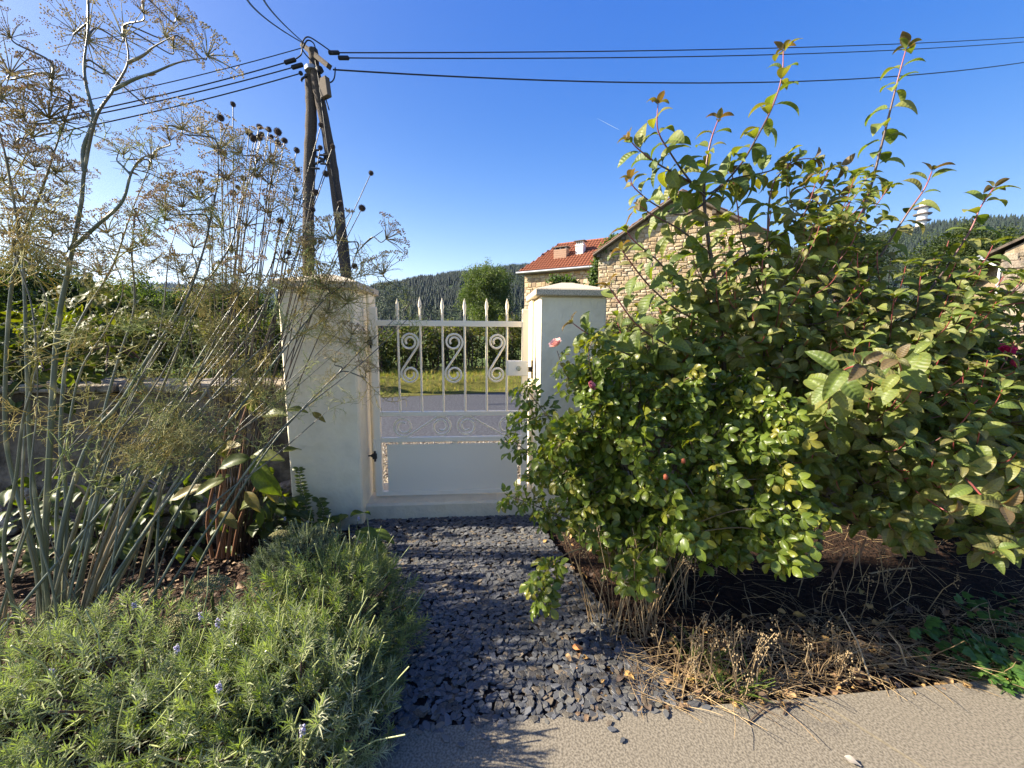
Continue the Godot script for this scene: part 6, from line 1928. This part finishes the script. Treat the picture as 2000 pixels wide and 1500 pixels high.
# ------------------------------------------------------------------ other plants of the left bed
func make_border_plants() -> void:
	# tall knotweed-like perennial with reddish dry canes and a few broad leaves
	var root: Vector3 = Vector3(-1.617, 0.000, -2.415)
	var t := thing("broadleaf_perennial", "perennial with reddish-brown canes and a few broad yellowing leaves, before the wall", "plant", root)
	var leaf := []
	for k in 4:
		var b := MB.new()
		blade_into(b, Transform3D(), [0.22, 0.26, 0.20, 0.28][k], [0.5, 0.9, 0.3, 0.7][k], 0.3, 0.02, 14, 6, 0.1)
		b.smooth_normals()
		leaf.append(b.mesh())
	var fresh := leaf_look([Color(0.09, 0.13, 0.03), Color(0.12, 0.14, 0.035), Color(0.07, 0.10, 0.03), Color(0.18, 0.15, 0.04)], tex.broad, 0.45, Color(0.8, 0.9, 0.35), 0.5)
	for w in [[Vector3(-1.502, 0.110, -2.200), Vector3(-1.506, 0.381, -2.220), Vector3(-1.445, 0.673, -2.250), Vector3(-1.354, 0.961, -2.300), Vector3(-1.307, 1.139, -2.300)], [Vector3(-1.461, 0.108, -2.200), Vector3(-1.410, 0.387, -2.200), Vector3(-1.362, 0.621, -2.220), Vector3(-1.341, 0.822, -2.250)], [Vector3(-1.544, 0.112, -2.200), Vector3(-1.553, 0.330, -2.200), Vector3(-1.490, 0.572, -2.200), Vector3(-1.394, 0.748, -2.200)], [Vector3(-1.464, 0.094, -2.250), Vector3(-1.402, 0.331, -2.250), Vector3(-1.303, 0.516, -2.250), Vector3(-1.230, 0.685, -2.200)], [Vector3(-1.488, 0.109, -2.200), Vector3(-1.446, 0.449, -2.200), Vector3(-1.448, 0.743, -2.220), Vector3(-1.391, 1.000, -2.250)], [Vector3(-1.482, 0.140, -2.150), Vector3(-1.426, 0.321, -2.150), Vector3(-1.376, 0.440, -2.150)]]:
		var pts := []
		for q in curve(w, 5):
			pts.append(q - root)
		put("cane", tube_mesh(pts, tapered(0.010, 0.004, pts.size()), 6, [Color(0.16, 0.075, 0.04)]), mat.stem, t)
	# each: place, along, up, length
	for q in [[Vector3(-1.232, 0.726, -2.150), Vector3(0.35, -0.85, 0.3), Vector3(-0.3, 0.3, 0.9), 0.27, 3], [Vector3(-1.259, 0.732, -2.150), Vector3(0.9, 0.12, 0.3), Vector3(0, 0.8, 0.5), 0.20, 0], [Vector3(-1.265, 0.718, -2.150), Vector3(-0.9, 0.05, 0.4), Vector3(0.1, 0.7, 0.6), 0.17, 1], [Vector3(-1.127, 0.959, -2.300), Vector3(0.9, 0.1, 0.2), Vector3(0, 1, 0.4), 0.13, 0], [Vector3(-1.006, 0.932, -2.350), Vector3(0.8, -0.5, 0.2), Vector3(0, 0.8, 0.6), 0.10, 2], [Vector3(-1.242, 0.965, -2.200), Vector3(-0.3, 0.8, 0.1), Vector3(0.5, 0.3, 0.8), 0.12, 1], [Vector3(-1.230, 0.934, -2.250), Vector3(0.7, 0.2, 0.3), Vector3(-0.2, 0.8, 0.5), 0.16, 0], [Vector3(-1.382, 0.779, -2.100), Vector3(0.6, 0.3, 0.4), Vector3(-0.2, 0.7, 0.6), 0.18, 2], [Vector3(-1.506, 0.982, -2.000), Vector3(0.2, -0.8, 0.3), Vector3(-0.4, 0.2, 0.8), 0.10, 1], [Vector3(-1.428, 0.849, -2.100), Vector3(0.6, -0.3, 0.4), Vector3(0.1, 0.9, 0.4), 0.16, 0], [Vector3(-1.370, 0.622, -2.100), Vector3(-0.7, -0.2, 0.4), Vector3(0, 0.8, 0.6), 0.16, 0], [Vector3(-1.301, 0.527, -2.150), Vector3(0.6, -0.5, 0.4), Vector3(0, 0.8, 0.6), 0.15, 2], [Vector3(-1.477, 0.582, -2.100), Vector3(-0.8, -0.2, 0.2), Vector3(0.2, 0.8, 0.5), 0.18, 2], [Vector3(-1.412, 0.435, -2.100), Vector3(0.7, -0.3, 0.4), Vector3(0, 0.9, 0.4), 0.15, 2], [Vector3(-1.245, 0.530, -2.250), Vector3(0.5, -0.6, 0.3), Vector3(0, 0.8, 0.6), 0.14, 2]]:
		put("leaf", leaf[q[4]], fresh.each[(q[4] + 1) % 4], t, facing(q[0] - root, q[1], q[2], q[3]))
	for k in 46:
		var at := Vector3(rr(-0.35, 0.35), rr(0.1, 0.65), rr(-0.25, 0.2))
		put("leaf", leaf[k % 4], fresh.each[k % 3], t, facing(at, (rdir() + Vector3(0, -0.3, 0.3)).normalized(), (Vector3(0, 0.9, 0.3) + rdir() * 0.4).normalized(), rr(0.09, 0.16)))
	# low broad leaves that spill out beside the sill
	var r2: Vector3 = Vector3(-0.914, 0.000, -2.424)
	var h := thing("ground_leaves", "low clump of broad pale green leaves spilling beside the gate sill", "plant", r2)
	var soft := leaf_look([Color(0.11, 0.16, 0.035), Color(0.09, 0.14, 0.03), Color(0.15, 0.19, 0.045)], tex.broad, 0.5, Color(0.8, 0.95, 0.3), 0.4)
	for k in 30:
		var a := rr(0, TAU)
		var rad := sqrt(rng.randf())
		var at := Vector3(cos(a) * rad * 0.24, rr(0.06, 0.2) * (1.2 - rad * 0.6), sin(a) * rad * 0.26)
		var out := Vector3(cos(a), rr(-0.35, 0.15), sin(a)) + Vector3(0.3, 0, 0.2)
		put("leaf", leaf[k % 4], soft.each[k % 3], h, facing(at, out.normalized(), Vector3(rr(-0.3, 0.3), 1, rr(-0.1, 0.5)), rr(0.12, 0.21)))
		if k % 2 == 0:
			put("leaf_stalk", tube_mesh([Vector3.ZERO, at * 0.6 + Vector3(0, 0.03, 0), at], [0.003], 4, [Color(0.10, 0.13, 0.04)]), mat.stem, h)
	# self-sown sprig against the pillar
	var r3: Vector3 = Vector3(-1.229, 0.000, -2.675)
	var s := thing("pillar_sprig", "thin leafy sprig standing against the left pillar face", "plant", r3)
	for w in [[Vector3(-1.176, 0.076, -2.600), Vector3(-1.202, 0.234, -2.620), Vector3(-1.234, 0.355, -2.640), Vector3(-1.248, 0.480, -2.650)], [Vector3(-1.108, 0.073, -2.600), Vector3(-1.078, 0.184, -2.600), Vector3(-1.107, 0.277, -2.600)]]:
		var pts := []
		for q in curve(w, 6):
			pts.append(q - r3)
		put("stem", tube_mesh(pts, tapered(0.004, 0.0015, pts.size()), 5, [Color(0.09, 0.08, 0.04)]), mat.stem, s)
		for k in range(3, pts.size(), 1):
			for sg in [-1.0, 1.0]:
				put("leaf", leaf[k % 4], fresh.each[k % 3], s, facing(pts[k], Vector3(sg * 0.9, 0.35, rr(0, 0.4)).normalized(), Vector3(0, 0.5, 0.9), rr(0.03, 0.06)))
	# flat stonecrop heads among the lavender
	var n := 0
	for q in [[Vector3(-1.154, 0.328, -1.620), 0.060, "large domed tan-green stonecrop head among the lavender"], [Vector3(-1.113, 0.288, -2.100), 0.045, "small stonecrop head behind the lavender near the left pillar"], [Vector3(-1.108, 0.341, -1.400), 0.045, "greenish stonecrop head half hidden in the silvery lavender"]]:
		var o := thing("stonecrop", q[2], "stonecrop", Vector3(q[0].x, 0, q[0].z))
		var b := MB.new()
		for i in 320:
			var f := sqrt((i + 0.5) / 320.0)
			var a := i * 2.39996
			b.blob(Vector3(cos(a) * f * 1.2, 0.55 * (1.0 - f * f) + rr(-0.05, 0.05), sin(a) * f), Vector3.ONE * rr(0.05, 0.085), 3, 5, Color(0.27, 0.24, 0.10) * rr(0.6, 1.2) if rng.randf() < 0.75 else Color(0.15, 0.17, 0.06))
		put("flower_head", b.mesh(), mat.vc, o, Transform3D(Basis.from_scale(Vector3.ONE * q[1]), Vector3(0, q[0].y, 0)))
		put("stem", tube_mesh([Vector3(0.02, 0, 0), Vector3(0, q[0].y * 0.6, 0), Vector3(0, q[0].y, 0)], [0.006], 6, [Color(0.10, 0.13, 0.05)]), mat.stem, o)
		n += 1
	# one pale spent flower on the greener lavender side
	var sp := thing("spent_flower", "round pale brown spent flower rising from the greener lavender", "flower", Vector3(-0.498, 0.000, -1.400))
	var hb := MB.new()
	hb.blob(Vector3.ZERO, Vector3.ONE * 0.010, 6, 8, Color(0.36, 0.22, 0.14), 0.1, rng)
	for i in 40:
		var d := rdir()
		hb.flat(d * 0.009 + d.cross(Vector3.UP) * 0.003, d * 0.009 - d.cross(Vector3.UP) * 0.003, d * 0.016, Color(0.42, 0.27, 0.17))
	put("seed_head", hb.mesh(), mat.vc, sp, Transform3D(Basis(), Vector3(0, 0.2946, 0)))
	put("stem", tube_mesh([Vector3(0.05, 0.1, 0.02), Vector3(0.02, 0.28, 0), Vector3(0, 0.2946, 0)], [0.002], 4, [Color(0.16, 0.13, 0.05)]), mat.stem, sp)
	# the vine that hangs over the wall at the far left
	var vr: Vector3 = Vector3(-2.766, 0.000, -2.750)
	var v := thing("wall_vine", "vine with backlit yellow-green leaves hanging over the wall at the far left", "vine", vr)
	var vl := leaf_look([Color(0.065, 0.09, 0.020), Color(0.04, 0.06, 0.016), Color(0.11, 0.125, 0.025), Color(0.03, 0.045, 0.014)], tex.broad, 0.5, Color(0.95, 1.0, 0.25), 0.4)
	var vm := []
	for k in 3:
		var b := MB.new()
		# a lobed leaf: three blades from one point
		for q in [[0.0, 1.0], [-0.95, 0.72], [0.95, 0.72]]:
			blade_into(b, facing(Vector3.ZERO, Vector3(sin(q[0]), cos(q[0]), 0), Vector3(0, 0, 1), q[1]), 0.36, rr(0.2, 0.7), 0.2, 0.0, 6, 4, 0.1, 0.08, 0.45)
		b.smooth_normals()
		vm.append(b.mesh())
	var xv := []
	for i in 760:
		var p := Vector3(rr(-1.5, 0.25), 0, rr(-0.55, 0.12))
		var top := 1.72 + 0.25 * sin(p.x * 3.0) - 0.35 * maxf(0, p.x)
		p.y = lerpf(0.86 if p.z > -0.02 else 1.0, top, rng.randf())
		xv.append(facing(p, (Vector3(rr(-1, 1), rr(-1.2, 0.3), rr(-0.2, 1)) as Vector3).normalized(), (Vector3(-0.3, 0.6, 0.7) + rdir() * 0.7).normalized(), rr(0.05, 0.095)))
	for k in 9:
		var x := -1.4 + k * 0.22
		put("stem", tube_mesh(curve([Vector3(x, 0.0, -0.6), Vector3(x + rr(-0.1, 0.1), 0.9, -0.5), Vector3(x + rr(-0.2, 0.2), 1.3, -0.2), Vector3(x + rr(-0.2, 0.3), 1.15, 0.05)], 4), tapered(0.012, 0.004, 13), 5), mat.bark, v)
	spread(v, "leaf", "leaves", vm, vl, xv, 300)
	# deep green plants at the wall foot
	for q in [[Vector3(-2.736, -0.000, -2.359), 0.36, "dark leafy plant in the shade at the wall foot, far left"], [Vector3(-2.331, 0.000, -2.409), 0.34, "dark green leafy plant in the shade behind the fennel foot"], [Vector3(-2.089, 0.000, -2.599), 0.30, "bluish-green leafy plant between fennel and reddish canes"], [Vector3(-1.443, 0.000, -2.554), 0.22, "dark leafy plant at the foot of the reddish canes near the pillar"]]:
		var o := thing("shade_plant", q[2], "plant", q[0])
		for k in 70:
			var a := rr(0, TAU)
			var rad: float = sqrt(rng.randf()) * q[1]
			var at := Vector3(cos(a) * rad, rr(0.08, q[1] * 1.4), sin(a) * rad * 0.7)
			put("leaf", leaf[k % 4], fresh.each[2] if k % 5 else fresh.each[0], o, facing(at, Vector3(cos(a), rr(-0.6, 0.3), sin(a) + 0.3).normalized(), (Vector3(0, 1, 0.3) + rdir() * 0.3).normalized(), rr(0.08, 0.15)))
		for k in 10:
			var a := rr(0, TAU)
			put("stem", tube_mesh([Vector3.ZERO, Vector3(cos(a) * q[1] * 0.4, q[1] * 0.7, sin(a) * q[1] * 0.3), Vector3(cos(a) * q[1] * 0.7, q[1] * 1.2, sin(a) * q[1] * 0.5)], [0.005, 0.004, 0.003], 4, [Color(0.08, 0.10, 0.035)]), mat.stem, o)
	# bark flakes and fallen leaves on the soil
	var flake := MB.new()
	blade_into(flake, Transform3D(), 0.34, 0.5, 0.2, 0.0, 4, 2, 0.3)
	flake.smooth_normals()
	var xf := []
	for i in 1900:
		var p := Vector3(rr(-3.0, -0.8), 0.005, rr(-2.75, -0.95))
		xf.append(facing(p + Vector3(0, rr(0, 0.02), 0), Vector3(rr(-1, 1), rr(-0.2, 0.3), rr(-1, 1)).normalized(), Vector3(rr(-0.4, 0.4), 1, rr(-0.4, 0.4)), rr(0.012, 0.04)))
	var litter := leaf_look([Color(0.20, 0.13, 0.08), Color(0.12, 0.08, 0.05), Color(0.28, 0.20, 0.13), Color(0.08, 0.055, 0.04)], tex.sprig, 0.9, Color(0.1, 0.1, 0.1))
	tag(many("bark_litter", flake.mesh(), litter.mass, xf, litter.tints), "brown bark and leaf litter on the soil of the left bed", "litter")


# ------------------------------------------------------------------ the dry strip on the right
func make_dry_growth() -> void:
	var dry_cols := [Color(0.34, 0.24, 0.12), Color(0.25, 0.17, 0.09), Color(0.42, 0.31, 0.17), Color(0.16, 0.11, 0.065), Color(0.28, 0.20, 0.11)]
	# loose straw and stalks lying about
	var straw := MB.new()
	straw.tube([Vector3(0, 0, 0), Vector3(0.01, 0.35, 0.03), Vector3(-0.01, 0.7, 0.02), Vector3(0.02, 1.0, 0)], [0.008, 0.008, 0.006, 0.004], 3)
	for i in straw.u.size():
		straw.u[i] = Vector2(0.6, straw.v[i].y)
	var look := leaf_look(dry_cols, tex.sprig, 0.8, Color(0.2, 0.2, 0.15), 0.3)
	var xfs := []
	for i in 3600:
		var x := rr(0.55, 3.2)
		var near := -1.33 - 0.05 * sin(x * 5.0)
		var z := lerpf(near + 0.07, -2.5, pow(rng.randf(), 1.7))
		if x < 0.85 and z < -1.75 or z < -1.6 and i % 5 > 0:
			continue
		var d := Vector3(rr(-1, 1) + 0.6, rr(-0.12, 0.4) * rng.randf(), rr(-0.7, 0.7)).normalized()
		xfs.append(facing(Vector3(x, 0.01 + rr(0, 0.07) * rng.randf(), z), d, Vector3.UP + rdir() * 0.3, rr(0.05, 0.21)))
	tag(many("dry_straw", straw.mesh(), look.mass, xfs, look.tints), "tangle of dry straw and dead stalks under the viburnum", "straw")
	var flake := MB.new()
	blade_into(flake, Transform3D(), 0.3, 0.9, 0.35, 0.0, 5, 2, 0.3)
	flake.smooth_normals()
	var fl := []
	for i in 2000:
		var x := rr(0.35, 3.3)
		var z := lerpf(-1.2, -2.6, pow(rng.randf(), 1.4))
		if z < -1.65 and (x > 0.9 or i % 4 > 0):
			continue
		fl.append(facing(Vector3(x, rr(0.005, 0.04), z), Vector3(rr(-1, 1), rr(-0.3, 0.5), rr(-1, 1)).normalized(), Vector3(rr(-0.6, 0.6), 1, rr(-0.6, 0.6)), rr(0.015, 0.055)))
	var ll := leaf_look([Color(0.18, 0.11, 0.06), Color(0.12, 0.08, 0.05), Color(0.28, 0.18, 0.09), Color(0.09, 0.065, 0.05), Color(0.36, 0.22, 0.08)], tex.sprig, 0.85, Color(0.3, 0.25, 0.15))
	tag(many("fallen_leaves", flake.mesh(), ll.mass, fl, ll.tints), "brown fallen leaves on the ground under the right-hand bushes", "leaf litter")
	# upright dead stalks in separate tufts
	var tufts := [[Vector3(0.678, 0.000, -1.612), 44, 0.50, 0.16, "straw-coloured tuft of dead stalks at the slate edge under the rose"], [Vector3(0.938, 0.000, -1.333), 44, 0.24, 0.20, "tuft of dry weeds with pale seed husks at the pavement edge"], [Vector3(0.966, -0.000, -1.784), 30, 0.50, 0.14, "thin dead stalks rising into the lower rose leaves"], [Vector3(1.357, 0.000, -1.376), 26, 0.16, 0.22, "low dry weeds in the middle of the pavement edge"], [Vector3(1.996, 0.000, -1.710), 18, 0.30, 0.30, "few dead stems standing in the dark under the viburnum"]]
	for q in tufts:
		var o := thing("dry_tuft", q[4], "dry plant", q[0])
		for k in q[1]:
			var foot: Vector3 = Vector3(rr(-1, 1), 0, rr(-0.5, 0.5)) * q[3]
			var tip: Vector3 = foot + Vector3(rr(-0.35, 0.25), rr(0.6, 1.1), rr(-0.2, 0.25)) * q[2]
			var mid: Vector3 = foot.lerp(tip, 0.55) + rdir() * 0.02
			put("stalk", tube_mesh([foot, mid, tip], [0.0026, 0.0022, 0.0014], 4, [dry_cols[k % 5]]), mat.vc, o)
			if k % 2 == 0:
				var b := MB.new()
				for i in 14:
					b.blob(rdir() * 0.016 + Vector3(0, rr(-0.04, 0.01), 0), Vector3(0.0035, 0.005, 0.0035), 2, 4, (dry_cols[2] as Color) * rr(0.5, 0.95))
				put("husk", b.mesh(), mat.vc, o, Transform3D(Basis(), tip))
	# fresh grass tufts at the pavement edge
	var grass := leaf_look([Color(0.14, 0.20, 0.04), Color(0.11, 0.17, 0.035), Color(0.20, 0.24, 0.06)], tex.blade, 0.5, Color(0.8, 0.9, 0.3))
	for q in [[Vector3(0.993, 0.000, -1.284), 70, 0.11, "fresh green grass tuft at the edge of the pavement"], [Vector3(0.942, 0.000, -1.433), 30, 0.13, "slim green grass tuft between dry weeds and slate"]]:
		var o := thing("grass_tuft", q[3], "grass", q[0])
		for k in q[1]:
			var b := MB.new()
			var a := rr(0, TAU)
			blade_into(b, Transform3D(), 0.025, rr(0.3, 1.2), 0.4, 0.0, 5, 2)
			b.smooth_normals()
			put("blade", b.mesh(), grass.each[k % 3], o, facing(Vector3(rr(-0.09, 0.09), 0, rr(-0.04, 0.04)), Vector3(cos(a) * 0.5, 1, sin(a) * 0.5).normalized(), Vector3(-cos(a), 0.3, -sin(a)), q[2] * rr(0.6, 1.2)))
	# creeping green weeds at the right edge
	var leaf := MB.new()
	for q in [[0.0, 1.0], [-0.8, 0.8], [0.8, 0.8]]:
		blade_into(leaf, facing(Vector3.ZERO, Vector3(sin(q[0]), cos(q[0]), 0.1), Vector3(0, 0, 1), q[1]), 0.33, 0.4, 0.15, 0.0, 5, 2, 0.1, 0.1, 0.5)
	leaf.smooth_normals()
	var leafm := leaf.mesh()
	var weed := leaf_look([Color(0.08, 0.17, 0.04), Color(0.11, 0.20, 0.05), Color(0.06, 0.13, 0.035)], tex.broad, 0.5, Color(0.7, 0.9, 0.3), 0.5)
	for q in [[Vector3(2.120, 0.000, -1.346), 0.26, 110, "patch of creeping green weeds at the right edge of the pavement"], [Vector3(2.142, 0.000, -1.220), 0.16, 60, "second patch of green weeds cut by the right edge"], [Vector3(2.564, 0.000, -1.524), 0.2, 40, "loose green weeds in the shade behind the right-hand patch"]]:
		var o := thing("green_weeds", q[3], "weed", q[0])
		for k in q[2]:
			var a := rr(0, TAU)
			var rad: float = sqrt(rng.randf()) * q[1]
			put("leaf", leafm, weed.each[k % 3], o, facing(Vector3(cos(a) * rad, rr(0.02, 0.10), sin(a) * rad * 0.6), Vector3(rr(-1, 1), rr(-0.1, 0.5), rr(-0.4, 1)).normalized(), (Vector3(0, 1, 0.2) + rdir() * 0.4).normalized(), rr(0.025, 0.05)))
		for k in 14:
			var a := rr(0, TAU)
			var e: Vector3 = Vector3(cos(a), 0, sin(a) * 0.6) * q[1]
			put("runner", tube_mesh([Vector3.ZERO, e * 0.5 + Vector3(0, 0.04, 0), e + Vector3(0, 0.03, 0)], [0.0016], 4, [Color(0.08, 0.12, 0.04)]), mat.stem, o)


# ------------------------------------------------------------------ loose things
func make_small_things() -> void:
	var twig := curve([Vector3(0.947, 0.034, -1.131), Vector3(1.001, 0.036, -1.157), Vector3(1.060, 0.040, -1.182), Vector3(1.106, 0.036, -1.188), Vector3(1.161, 0.034, -1.192)], 4)
	tag(put("fallen_twig", tube_mesh(twig, [0.003], 5, [Color(0.09, 0.06, 0.045)]), mat.vc), "dark bent twig lying on the concrete below the grass tuft", "twig")
	var twig2 := curve([Vector3(1.096, 0.034, -1.151), Vector3(1.137, 0.036, -1.176), Vector3(1.192, 0.036, -1.188)], 4)
	tag(put("fallen_twig", tube_mesh(twig2, [0.003], 5, [Color(0.09, 0.06, 0.045)]), mat.vc), "shorter dark twig on the concrete, right of the bent twig", "twig")
	var lf := MB.new()
	blade_into(lf, Transform3D(), 0.24, 0.5, 0.4, 0.0, 10, 4, 0.2)
	lf.smooth_normals()
	var m := lf.mesh()
	tag(put("fallen_leaf", m, M(lin(0.33, 0.29, 0.24), 0.8), null, facing(Vector3(1.178, 0.040, -0.998), Vector3(0.6, 0.1, 0.5), Vector3(0, 1, 0.3), 0.045)), "pale curled leaf lying on the concrete, right foreground", "leaf")
	tag(put("fallen_leaf", m, M(lin(0.42, 0.17, 0.06), 0.8), null, facing(Vector3(0.396, 0.050, -1.494), Vector3(0.5, 0.3, 0.5), Vector3(-0.6, 0.6, 0.4), 0.05)), "orange-brown leaf lying on the slate chippings", "leaf")
	tag(put("fallen_leaf", m, M(lin(0.45, 0.28, 0.16), 0.8), null, facing(Vector3(0.497, 0.050, -1.470), Vector3(-0.3, 0.5, 0.5), Vector3(0.5, 0.5, 0.6), 0.045)), "tan leaf on the slate right of the orange-brown leaf", "leaf")
	tag(put("fallen_leaf", m, M(lin(0.44, 0.25, 0.06), 0.8), null, facing(Vector3(1.520, 0.050, -1.606), Vector3(0.8, 0.2, 0.3), Vector3(0, 1, 0.4), 0.06)), "yellow fallen leaf on the dark soil under the rose", "leaf")
	tag(put("fallen_leaf", m, M(lin(0.40, 0.26, 0.08), 0.8), null, facing(Vector3(2.042, 0.050, -1.760), Vector3(-0.5, 0.2, 0.6), Vector3(0.2, 1, 0.3), 0.06)), "ochre fallen leaf on the dark soil under the viburnum", "leaf")
	# broken stakes and loose stems in the shade
	for q in [[Vector3(2.042, -0.000, -1.922), Vector3(0.06, 0.16, 0.0), "short broken stake left of two in the shade under the viburnum"], [Vector3(2.268, 0.000, -2.006), Vector3(0.03, 0.20, 0.02), "short broken stake right of two in the shade under the viburnum"]]:
		tag(put("broken_stake", tube_mesh([q[0], q[0] + q[1] * 0.5, q[0] + q[1]], [0.008, 0.008, 0.006], 6, [Color(0.30, 0.17, 0.10)]), mat.vc), q[2], "stake")
	for q in [[Vector3(1.557, 0.030, -1.257), Vector3(1.560, 0.220, -1.418), "long pale dead stem leaning over the dark soil, left one"], [Vector3(1.782, 0.030, -1.313), Vector3(1.719, 0.160, -1.346), "shorter pale dead stem leaning over the dark soil, right one"], [Vector3(2.152, 0.100, -1.812), Vector3(2.426, 0.120, -1.809), "pale dead stem lying level under the viburnum"]]:
		tag(put("dead_stem", tube_mesh([q[0], q[0].lerp(q[1], 0.5) + Vector3(0.01, 0.012, 0), q[1]], [0.004, 0.0035, 0.002], 5, [Color(0.34, 0.26, 0.15)]), mat.vc), q[2], "stem")
